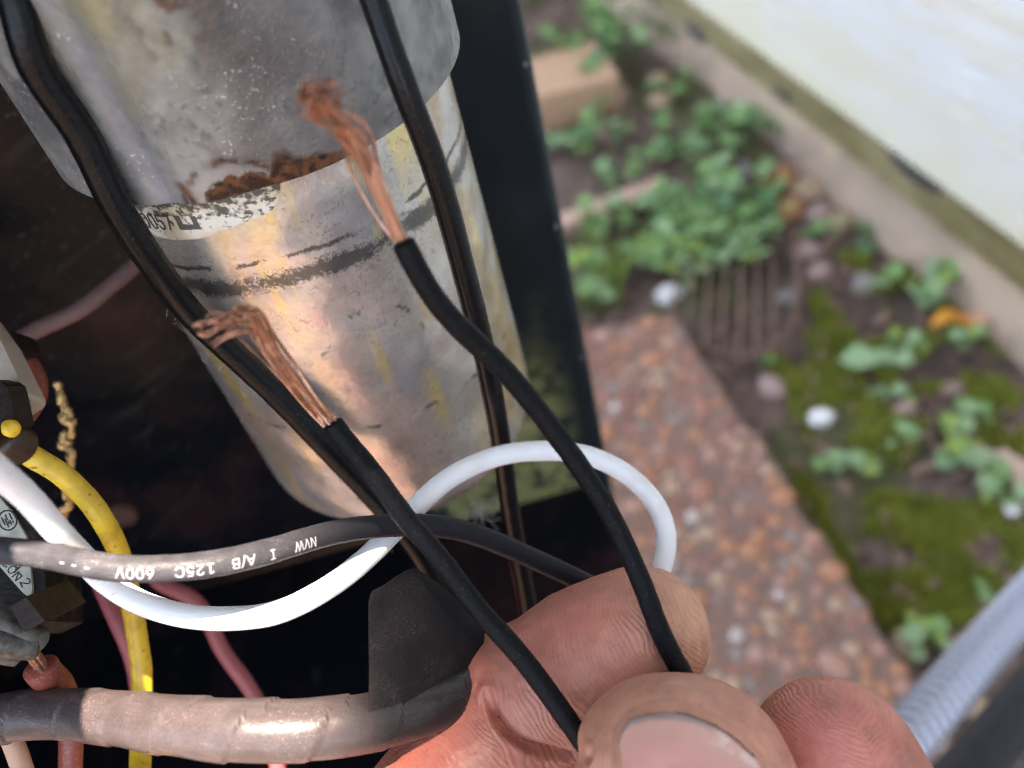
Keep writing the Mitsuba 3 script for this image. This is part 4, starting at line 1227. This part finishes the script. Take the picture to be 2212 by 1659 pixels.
zs = [wall_hit(x, y, 0.020)[2] for x, y in ((1450, 0), (1800, 214), (2212, 470))]
zt = [wall_hit(x, y, 0.014)[2] for x, y in ((1412, 0), (1800, 282), (2212, 580))]
print('pebbles', len(cand), 'siding bottom z', zs, 'trim bottom z', zt, 'wall', w0, w1, 'dist', w1 @ wn)
Z_SID, Z_TRIM = float(np.mean(zs)), float(np.mean(zt)) - 0.012
LEN = 7.0
mid_w = w1 + wd * 1.2


def wall_box(z0, z1, off, thick, r=0.004, length=LEN, along=0.0):
    m = rbox((length, thick, z1 - z0), r)
    R = np.c_[wd, wn, [0, 0, 1]]
    if np.linalg.det(R) < 0: m.invert()
    c = mid_w + wn * (off - thick / 2) + wd * along
    return place(m, R, (c[0], c[1], (z0 + z1) / 2))


def f_foot(p, n, uv):
    q = p * 1000
    g = fbm(q.x * 0.012, q.y * 0.012, q.z * 0.02, 4)
    f = fbm(q.x * 0.08, q.y * 0.08, q.z * 0.08, 3)
    c = mix((0.41, 0.305, 0.175), (0.52, 0.405, 0.255), 0.5 * g + 0.5 * f)
    c = mix(c, (0.16, 0.13, 0.075), smoothstep(0.50, 0.66, fbm(q.x * 0.01, q.y * 0.01, q.z * 0.012 + 8, 3)) * 0.7)
    return mix(c, (0.42, 0.31, 0.25), smoothstep(-405, -480, q.z + 60 * (f - 0.5)) * 0.7)


def f_trim(p, n, uv):
    q = p * 1000
    g = fbm(q.x * 0.02, q.y * 0.02, q.z * 0.03, 4)
    return mix((0.13, 0.107, 0.04), (0.235, 0.20, 0.105), smoothstep(0.3, 0.7, g))


def f_siding(p, n, uv):
    q = p * 1000
    al = (q.x * wd[0] + q.y * wd[1])
    g = fbm(al * 0.008, q.z * 0.008, 2.0, 4)
    st = fbm(al * 0.012, q.z * 0.10, 5.0, 3)
    c = mix((0.44, 0.46, 0.45), (0.54, 0.58, 0.60), g)
    c = mix(c, (0.50, 0.48, 0.37), smoothstep(0.42, 0.62, st) * 0.5)
    low = smoothstep((Z_SID + 0.085) * 1000, Z_SID * 1000, q.z + 60 * (g - 0.5))
    return mix(c, (0.56, 0.53, 0.38), low * 0.65)


bs('m_footing', proc(f_foot), 0.9, bump=lambda p, n, uv: fbm(p.x * 40, p.y * 40, p.z * 40, 4), bump_scale=0.012, eps=1e-3)
bs('m_trim', proc(f_trim), 0.7)
bs('m_siding', proc(f_siding), 0.5, bump=lambda p, n, uv: fbm(p.x * 30, p.y * 30, p.z * 160, 3), bump_scale=0.0012, eps=5e-4)
# footing: rough face that swells towards the soil
ua, za = np.linspace(-LEN / 2, LEN / 2, 500), np.linspace(SOIL - 0.06, Z_TRIM + 0.004, 26)
UA, ZA = np.meshgrid(ua, za, indexing='ij')
base = mid_w + UA[..., None] * wd
pp3 = np.stack([base[..., 0], base[..., 1], ZA], -1)
pp3[..., :2] += (wn[:2] * ((0.012 * (meshkit.fbm(pp3 * 9, 3) - 0.5) + 0.010 * np.clip((SOIL + 0.06 - ZA) / 0.06, 0, 1))[..., None]))
fsheet = sheet(pp3, 0.12)
if (fsheet.face_normals[:200] @ wn).mean() < 0: fsheet = sheet(pp3[::-1], 0.12)
add('house__footing', fsheet, 'm_footing', smooth=50)
add('house__trim_board', wall_box(Z_TRIM, Z_SID + 0.02, 0.014, 0.03), 'm_trim', smooth=40)
# the wall is as high as puts the edge of its shadow just right of the white wire's lower lobe
_p = np.array([-0.0350, 0.062, -0.085])
WALL_TOP = float(_p[2] + ((w1 + wn * 0.02 - _p) @ wn) / (SUN @ wn) * SUN[2])
print('wall top', WALL_TOP)
nb, zb0 = 0, Z_SID
bh = 0.235
while zb0 < WALL_TOP - 0.1:
    k = 'house__siding_board' + (f'_{nb:03d}' if nb else '')
    m = wall_box(zb0, zb0 + bh + 0.012, 0.026, 0.012, 0.003)
    # tilt: each board laps over the one below
    vtx = m.vertices
    t_ = (vtx[:, 2] - zb0) / bh
    m.vertices = vtx - np.outer(t_ * 0.0125, wn)
    add(k, m, 'm_siding', smooth=40)
    zb0 += bh; nb += 1
add('house__sheathing', wall_box(Z_SID + 0.01, WALL_TOP, -0.004, 0.10), 'm_trim')
tag('house', 'house wall of pale weathered siding over a mossy trim board and a rough concrete footing', 'house')
for x, y, s in ((1503, 70, 0.020), (1975, 366, 0.026), (1690, 205, 0.012)):
    c = wall_hit(x, y, 0.0145)
    m = trimesh.creation.icosphere(subdivisions=2, radius=1)
    m.vertices *= np.array([s * 1.3, 0.002, s * 0.42])
    R = np.c_[wd, wn, [0, 0, 1]]
    k = numbered('house__gap_patch')
    add(k, place(m, R, c), 'm_dirt_and_gap', smooth=True)  # flat dark disc, painted for the shade inside a gap
    labels[k] = {'label': 'dark patch painted for the shade in a gap under the trim board'}

# ---------------------------------------------------------------- things lying on the soil
def f_wood(c0, c1):
    def f(p, n, uv):
        q = p * 1000
        return mix(c0, c1, fbm(q.x * 0.03 + q.y * 0.12, q.y * 0.02, q.z * 0.2, 4))
    return f


bs('m_plank', proc(f_wood((0.34, 0.20, 0.115), (0.46, 0.30, 0.19))), 0.75)
bs('m_stick', proc(f_wood((0.42, 0.26, 0.20), (0.52, 0.35, 0.28))), 0.8)


def board(key, p1, p2, p3, top, thick):
    a, b, c = (on_z(*p, top) for p in (p1, p2, p3))
    ex, L1 = (b - a) / np.linalg.norm(b - a), np.linalg.norm(b - a)
    ey = (c - b) - ((c - b) @ ex) * ex
    L2 = np.linalg.norm(ey); ey /= L2
    ez = np.cross(ex, ey)
    if ez[2] < 0: ex, a = -ex, b; ez = -ez
    m = rbox((L1, L2, thick), 0.003)
    m.vertices += 0.0012 * (meshkit.fbm(m.vertices * 60, 3) - 0.5)[:, None]
    ctr_ = a + ex * L1 / 2 + ey * L2 / 2 - np.array([0, 0, thick / 2])
    return place(m, np.c_[ex, ey, ez], ctr_)


add('wooden_board', board('b', (1060, 240), (1338, 160), (1262, 92), SOIL + 0.046, 0.044), 'm_plank', smooth=30)
tag('wooden_board', 'tan wooden board end lying on the soil behind the corner post near the top', 'board')
add('wood_strip', board('b', (1150, 512), (1440, 398), (1428, 374), SOIL + 0.024, 0.016), 'm_stick', smooth=30)
tag('wood_strip', 'thin pinkish wood strip lying among the weeds beside the corner post', 'wood strip')

# rusty wire rack
bs('m_rusty_wire', proc(lambda p, n, uv: mix((0.10, 0.06, 0.045), (0.20, 0.125, 0.09), fbm(p.x * 120, p.y * 120, p.z * 120, 3))), 0.7, metal=0.2)
ZR = SOIL + 0.020
rim = [on_z(x, y, ZR) for x, y in ((1719, 500), (1722, 560), (1724, 630), (1716, 685), (1696, 728), (1660, 757), (1612, 771), (1570, 766), (1520, 752), (1440, 728))]
add('wire_rack__rim', tube(spline(rim, 90), 0.0022, 10), 'm_rusty_wire', smooth=True)
for i, (xb, yb_) in enumerate(((1450, 730), (1486, 742), (1522, 752), (1560, 763), (1598, 770), (1636, 766), (1672, 750))):
    a = on_z(xb, yb_, ZR + 0.003); dirv = on_z(1716, 450, ZR) - on_z(1724, 630, ZR); dirv /= np.linalg.norm(dirv)
    add(numbered('wire_rack__bar'), tube(spline([a, a + dirv * 0.06 + np.array([0, 0, 0.001]), a + dirv * 0.13 - np.array([0, 0, 0.012])], 12), 0.0016, 8), 'm_rusty_wire', smooth=True)
tag('wire_rack', 'rusty wire rack with a rounded corner lying half buried under the weeds', 'wire rack')

# leaves: a few shapes, shared by every plant
LEAFC = [(0.17, 0.29, 0.10), (0.26, 0.41, 0.16), (0.14, 0.24, 0.12), (0.32, 0.43, 0.11), (0.33, 0.46, 0.25)]
for i, c in enumerate(LEAFC):
    scene[f'm_leaf_{i}'] = {'type': 'principledthin', 'base_color': {'type': 'rgb', 'value': list(c)}, 'roughness': 0.5, 'diff_trans': 0.6}
bs('m_stem', (0.12, 0.15, 0.05), 0.7)


def leaf_mesh(kind):
    n, m = 9, 5
    t = np.linspace(0, 1, n)[:, None]; s = np.linspace(-1, 1, m)[None]
    if kind == 0: w = 0.42 * np.sin(np.pi * np.clip(t * 0.96 + 0.03, 0, 1)) ** 0.8
    elif kind == 1: w = 0.30 * np.sin(np.pi * np.clip(t * 0.93 + 0.05, 0, 1)) ** 0.9 * (1 - 0.25 * t)
    else: w = 0.50 * np.sin(np.pi * np.clip(t * 0.9 + 0.08, 0, 1)) ** 0.6
    P = np.stack(np.broadcast_arrays(t + 0 * s, s * w, 0.16 * np.abs(s) * w * 2 - 0.22 * (t - 0.4) ** 2 + 0.02 * np.sin(t * 9)), -1)
    return sheet(P, 0.012)


leaf_ply = [mikit.ply(leaf_mesh(k), 'm_leaf_0', smooth=True) for k in range(3)]


def leaf(key, pos, size, yaw, pitch, roll, col, kind):
    scene[key] = {**leaf_ply[kind], 'bsdf': {'type': 'ref', 'id': f'm_leaf_{col}'},
                  'to_world': T().translate(list(map(float, pos))).rotate([0, 0, 1], yaw).rotate([0, 1, 0], -pitch).rotate([1, 0, 0], roll).scale([size, size, size])}


def weed(px, py, R, h, n, size, label, kind=0, cols=(0, 1, 2, 4), group=None, zoff=0.0):
    key = numbered('weed')
    o = on_soil(px, py)
    o[2] += zoff
    stems, li = [], 0
    ns = max(2, n // 6)
    tips = []
    for i in range(ns):
        a = rng.uniform(0, 2 * np.pi); rad = R * math.sqrt(rng.uniform(0.05, 1))
        top_ = o + np.array([math.cos(a) * rad, math.sin(a) * rad, h * rng.uniform(0.5, 1.0) * (1 - 0.35 * rad / R)])
        b0 = o + np.array([math.cos(a), math.sin(a), 0]) * rad * 0.25
        b0[2] = soil_z(b0[0], b0[1]) - 0.002
        st = spline([b0, (b0 + top_) / 2 + np.array([0, 0, h * .15]), top_], 7)
        stems.append(tube(st, 0.0011, 5, cap=False)); tips.append((top_, st))
    for i in range(n):
        top_, st = tips[i % ns]
        p = st[rng.integers(3, 7)] + rng.normal(size=3) * np.array([size, size, size * 0.35]) * 0.35
        p[2] = max(p[2], o[2] + 0.004)
        leaf(f'{key}__leaf' + (f'_{li:03d}' if li else ''), p, size * rng.uniform(0.65, 1.25), rng.uniform(0, 360), rng.uniform(-5, 38), rng.uniform(-22, 22), int(rng.choice(cols)), kind if rng.random() < .8 else 1)
        li += 1
    add(f'{key}__stem', trimesh.util.concatenate(stems), 'm_stem', smooth=True)
    tag(key, label, 'weed', group)
    return key


C0, C1 = (0, 1, 1, 2, 4), (1, 3, 4, 4)
for a in ((1190, 18, .085, .05, 34, .032, 'bushy green weed at the top edge behind the corner post'),
          (1350, 150, .10, .10, 64, .034, 'round bushy green weed at the right end of the tan board'),
          (1330, 75, .05, .04, 16, .028, 'small green weed above the round bushy one, by the board'),
          (1500, 215, .055, .03, 14, .022, 'sparse low weed near the footing, above the large clump'),
          (1240, 318, .065, .05, 38, .026, 'pale green weed beside the corner post, above the wood strip'),
          (1300, 375, .05, .035, 18, .022, 'low weed between the corner post and the wood strip'),
          (1665, 312, .075, .055, 48, .027, 'dark green weed growing against the house footing'),
          (1575, 322, .06, .045, 32, .026, 'green weed left of the dark one at the footing'),
          (1475, 325, .055, .04, 26, .024, 'green weed right of the bare soil patch, upper edge of the clump'),
          (1500, 425, .055, .05, 40, .026, 'bright green weed above the right end of the wood strip'),
          (1610, 440, .045, .04, 22, .026, 'green weed at the upper right of the large clump'),
          (1380, 470, .05, .05, 30, .025, 'green weed under the wood strip, left part of the large clump'),
          (1490, 510, .055, .055, 44, .027, 'dense leafy weed in the middle of the large clump'),
          (1590, 520, .05, .05, 42, .027, 'dense leafy weed over the upper end of the wire rack'),
          (1400, 560, .045, .05, 26, .026, 'leafy weed left of the rack, lower left of the clump'),
          (1470, 600, .045, .05, 34, .029, 'bright leafy weed over the left bars of the rack'),
          (1580, 590, .045, .045, 34, .028, 'bright leafy weed over the right bars of the rack'),
          (1300, 520, .04, .045, 22, .026, 'leafy weed beside the corner post, under the wood strip'),
          (1320, 640, .035, .07, 20, .030, 'tall yellow-green weed at the back corner of the slab'),
          (1790, 510, .022, .02, 6, .022, 'single small weed between stones, right of the rack'),
          (1880, 530, .026, .02, 7, .024, 'small weed at the foot of the wall, above the mossy strip'),
          (1990, 640, .036, .03, 16, .028, 'light green weed at the wall above the orange leaf'),
          (2040, 740, .022, .02, 6, .022, 'tiny weed just below the orange leaf'),
          (1880, 800, .026, .022, 9, .022, 'pale weed in the moss, left of the orange leaf'),
          (1665, 790, .014, .015, 4, .017, 'small weed at the slab edge below the rack'),
          (1950, 760, .02, .02, 8, .02, 'weed seedling group in the moss below the wall'),
          (1770, 985, .024, .02, 10, .020, 'light green weed in the soil beside the slab edge, lower one'),
          (1850, 1020, .014, .016, 5, .024, 'bright single seedling in the dark moss'),
          (1960, 950, .02, .02, 8, .02, 'weed seedlings in the middle of the moss'),
          (2105, 1000, .032, .025, 16, .028, 'pale green weed next to the tan oak leaf'),
          (2100, 870, .025, .02, 9, .02, 'yellow-green seedlings above the oak leaf'),
          (2190, 1090, .02, .02, 8, .022, 'green weed at the right edge below the oak leaf'),
          (1940, 860, .02, .018, 8, .018, 'weed seedlings right of the white pebble'),
          (2000, 1395, .016, .02, 6, .022, 'small green weed at the slab edge beside the grey conduit'),
          (2120, 1290, .008, .015, 3, .020, 'bright green seedling in the thick moss beside the conduit')):
    a = (a[0], a[1], a[2] * (0.9 if a[4] > 12 else 0.75), a[3], int(a[4] * 1.35), a[5] * (0.50 if a[4] > 12 else 0.46), a[6])
    weed(*a, cols=C1 if a[1] > 580 else C0, kind=2 if a[5] < .023 else 0)
k = 'broad_leaf'
leaf(k, on_soil(1812, 815) + np.array([0, 0, .016]), 0.026, -35, 8, 5, 4, 0)
tag(k, 'single broad pale green leaf lying on the soil beside the slab', 'leaf')
# grass blades by the post
gb = []
for i in range(46):
    o = on_soil(1300 + rng.uniform(-40, 60), 620 + rng.uniform(-40, 45)); L = rng.uniform(0.03, 0.075)
    a = rng.uniform(0, 6.28); dv_ = np.array([math.cos(a), math.sin(a), 0]) * L * rng.uniform(.15, .5)
    gb.append(tube(spline([o, o + dv_ * .4 + [0, 0, L * .6], o + dv_ + [0, 0, L * .9]], 6), np.linspace(0.0011, 0.0003, 6), 4, cap=False))
add('grass', trimesh.util.concatenate(gb), 'm_leaf_3', smooth=True)
labels['grass'] = {'label': 'thin grass blades between the corner post and the slab', 'category': 'grass', 'kind': 'stuff'}

# moss: cushions of tiny shoots
bs('m_moss', proc(lambda p, n, uv: mix((0.14, 0.175, 0.02), (0.33, 0.34, 0.05), fbm(p.x * 60, p.y * 60, p.z * 30, 3))), 0.9)
MP = [((1790, 1180), (1900, 1060), (2060, 1090), (2240, 1120), (2240, 1240), (2120, 1330), (1960, 1410), (1880, 1330)), ((1700, 900), (1760, 860), (1900, 880), (2000, 930), (1960, 1010), (1840, 1000), (1740, 985)),
      ((1840, 640), (1960, 560), (2010, 600), (1990, 660), (1900, 700)), ((1850, 760), (1960, 720), (2090, 760), (2130, 830), (2020, 860), (1900, 830)), ((1820, 1090), (1900, 1060), (1960, 1120), (1880, 1180)), ((1690, 1010), (1760, 1040), (1830, 1180), (1790, 1190)),
      ((1740, 600), (1830, 540), (1880, 560), (1850, 680), (1770, 720)), ((1640, 800), (1720, 730), (1840, 720), (1860, 860), (1760, 870), (1690, 880)), ((2000, 640), (2080, 660), (2200, 800), (2212, 1000), (2120, 960), (2060, 800))]
mv = []
for ply_ in MP:
    gp_ = sg.Polygon([on_z(x, y, SOIL)[:2] for x, y in ply_]).buffer(0)
    x0, y0, x1, y1 = gp_.bounds
    k_ = int((x1 - x0) * (y1 - y0) * 2200000)
    x, y = rng.uniform(x0, x1, k_), rng.uniform(y0, y1, k_)
    c = meshkit.fbm(np.c_[x * 32, y * 32, np.full(k_, 2.0)], 3)
    ok = shapely.contains_xy(gp_, x, y) & (c > 0.40 + 0.25 * rng.random(k_))
    x, y, c = x[ok], y[ok], c[ok]
    z = soil_zs(x, y); hgt = rng.uniform(0.003, 0.008, len(x)) * (0.6 + c); a = rng.uniform(0, 6.28, len(x)); w = 0.0016
    l = rng.normal(size=(2, len(x))) * 0.0022
    mv.append(np.stack([np.stack([x + np.cos(a) * w, y + np.sin(a) * w, z - .001], -1), np.stack([x + np.cos(a + 2.1) * w, y + np.sin(a + 2.1) * w, z - .001], -1), np.stack([x + l[0], y + l[1], z + hgt], -1)], 1))
mv = np.concatenate(mv)
mf = np.arange(len(mv) * 3).reshape(-1, 3)
print('moss', len(mv))
add('moss', trimesh.Trimesh(mv.reshape(-1, 3), mf, process=False), 'm_moss')
labels['moss'] = {'label': 'olive green moss spreading over the damp soil', 'category': 'moss', 'kind': 'stuff'}

# stones, fallen leaves, litter
bs('m_stone_tan', (0.32, 0.23, 0.145), 0.8); bs('m_stone_pink', (0.31, 0.215, 0.195), 0.8); bs('m_stone_grey', (0.22, 0.195, 0.185), 0.8); bs('m_stone_white', (0.70, 0.68, 0.68), 0.7); bs('m_stone_orange', (0.38, 0.17, 0.075), 0.8)
sts = [mikit.ply(blob(1, 20 + s, 0.3, 2, (1, .8, .6)), 'm_stone_tan', smooth=True) for s in range(4)]
for px_, py_, r, mt, lb in ((1480, 125, .017, 'tan', 'tan stone near the footing at the top, right of the round bushy weed'), (1425, 190, .017, 'tan', 'tan stone in the bare soil, upper one of a pair'), (1430, 232, .016, 'tan', 'pale tan stone in the bare soil, lower one of a pair'),
        (1325, 215, .026, 'pink', 'large pale pink stone under the edge of the tan board'), (1290, 235, .016, 'pink', 'pinkish stone next to the large pale pink one'), (1535, 150, .015, 'grey', 'grey stone against the footing at the top'),
        (1680, 392, .017, 'orange', 'bright orange stone right of the large weed clump'), (1745, 415, .019, 'tan', 'cream stone between the orange stone and the footing'), (1705, 450, .017, 'orange', 'dull orange stone below the bright orange one'),
        (1770, 465, .015, 'pink', 'pinkish stone beside the cream stone'), (1815, 480, .014, 'tan', 'small tan stone at the foot of the wall'), (1740, 545, .013, 'pink', 'small pink stone beside the rack rim'), (1770, 590, .012, 'pink', 'flat pinkish stone below the single small weed'),
        (1870, 615, .013, 'grey', 'grey round stone in the dark soil under the mossy wall'), (1700, 640, .010, 'grey', 'small grey stone beside the rack corner'), (1445, 640, .013, 'white', 'whitish stone among the weeds above the slab'),
        (1772, 918, .0095, 'white', 'bright white pebble on the mossy soil beside the slab'), (1955, 890, .009, 'pink', 'mauve pebble among the seedlings'), (2055, 850, .008, 'pink', 'small mauve pebble in the upper moss'), (1665, 855, .012, 'pink', 'pale pink stone at the edge of the slab'),
        (2075, 1400, .0085, 'tan', 'cream stone beside the upper side of the grey conduit'), (2105, 1545, .009, 'tan', 'cream stone between the conduit and the black hose'), (1955, 1390, .010, 'tan', 'pale stone at the lower slab edge'), (1300, 290, .012, 'pink', 'small pink stone above the pale green weed'),
        (1560, 250, .012, 'grey', 'grey stone near the footing above the dark green weed'), (1610, 375, .012, 'grey', 'dark grey stone under the footing weed'), (2180, 1110, .007, 'white', 'white pebble at the right edge by the oak leaf')):
    k = numbered('stone')
    o = on_soil(px_, py_)
    scene[k] = {**sts[rng.integers(4)], 'bsdf': {'type': 'ref', 'id': 'm_stone_' + mt}, 'to_world': T().translate([o[0], o[1], o[2] + r * .25]).rotate([0, 0, 1], rng.uniform(0, 360)).scale([r, r, r])}
    tag(k, lb, 'stone')
bs('m_orange_leaf', proc(lambda p, n, uv: mix((0.55, 0.33, 0.18), (0.62, 0.27, 0.03), smoothstep(0.4, 0.6, noise(p.x * 60, p.y * 60, 1.0)))), 0.6)
bs('m_oak_leaf', (0.50, 0.34, 0.27), 0.65)
a, b = on_soil(2006, 735) + [0, 0, .012], on_soil(2146, 706) + [0, 0, .014]
tq = np.linspace(0, 1, 16)[:, None]; sq_ = np.linspace(-1, 1, 5)[None]
sd_ = np.cross((b - a) / np.linalg.norm(b - a), [0, 0, 1])
P = a + (b - a) * tq[..., None] + sd_ * (sq_ * 0.0085 * np.sin(np.pi * np.clip(tq * .94 + .03, 0, 1)) ** .6)[..., None] + np.array([0, 0, 1]) * (0.006 * np.sin(tq * 7) + 0.004 * sq_ ** 2)[..., None]
add('fallen_leaf', sheet(P, 0.0004), 'm_orange_leaf', smooth=True)
tag('fallen_leaf', 'curled orange dead leaf on the soil at the foot of the wall', 'leaf')
lob = [(2112, 960), (2150, 976), (2170, 968), (2195, 985), (2225, 1000), (2260, 1030), (2258, 1080), (2222, 1066), (2200, 1076), (2192, 1052), (2172, 1042), (2176, 1018), (2150, 1006), (2126, 990)]
W_ = [on_z(x, y, SOIL + 0.014) for x, y in lob]
add('fallen_leaf_001', prism(W_, [0, 0, -1], 0.0006), 'm_oak_leaf')
tag('fallen_leaf_001', 'pale tan lobed oak leaf lying at the right edge of the picture', 'leaf')
lit = []
for i in range(420):
    o = on_soil(rng.uniform(1250, 2212), rng.uniform(20, 1400))
    if (o - w1) @ wn < 0.02 or pg.contains(sg.Point(o[0], o[1])) or o[1] > 1.2: continue
    m = trimesh.creation.icosphere(subdivisions=0, radius=rng.uniform(.002, .0075)); m.vertices *= np.array([1.3, .7, .35]); m.apply_transform(trimesh.transformations.random_rotation_matrix(rng.random(3)))
    m.apply_translation(o + [0, 0, .003]); lit.append(m)
bs('m_litter', (0.21, 0.135, 0.10), 0.9)
add('leaf_litter', trimesh.util.concatenate(lit), 'm_litter')
labels['leaf_litter'] = {'label': 'small bark and leaf crumbs scattered over the soil', 'category': 'litter', 'kind': 'stuff'}

# conduit and hoses bottom right
bs('m_conduit', (0.33, 0.35, 0.42), 0.25, metal=0.3)
bs('m_rubber', proc(lambda p, n, uv: mix((0.012, 0.013, 0.018), (0.05, 0.05, 0.06), fbm(p.x * 400, p.y * 400, p.z * 400, 3) * 0.5)), 0.6, bump=lambda p, n, uv: fbm(p.x * 500, p.y * 500, p.z * 500, 3), bump_scale=0.0008, eps=1e-4)
cp = pix_path([(1700, 1880, 214), (1830, 1740, 228), (1978, 1572, 250), (2095, 1438, 272), (2214, 1302, 297), (2330, 1180, 325), (2440, 1060, 360)], 900)
csl = np.r_[0, np.cumsum(np.linalg.norm(np.diff(cp, axis=0), axis=1))]
add('flexible_conduit', tube(cp, 0.0073 * (1.03 - 0.17 * np.exp(-(((csl / 0.0046) % 1.0 - 0.5) / 0.16) ** 2)), 30), 'm_conduit', smooth=60)
tag('flexible_conduit', 'light grey ribbed flexible conduit slanting across the bottom right corner', 'conduit')
add('black_hose', tube(pix_path([(1960, 1830, 250), (2070, 1700, 268), (2150, 1606, 282), (2235, 1500, 300), (2340, 1370, 330)], 60), 0.0088, 24), 'm_rubber', smooth=True)
tag('black_hose', 'black foam-covered hose below the grey conduit in the bottom right corner', 'hose')
add('black_hose_001', tube(pix_path([(2080, 1850, 232), (2170, 1730, 240), (2232, 1650, 246), (2330, 1520, 262)], 60), 0.0045, 20), 'm_lug', smooth=True)
tag('black_hose_001', 'dusty grey metal tube at the very bottom right corner, beside the black hose', 'tube')
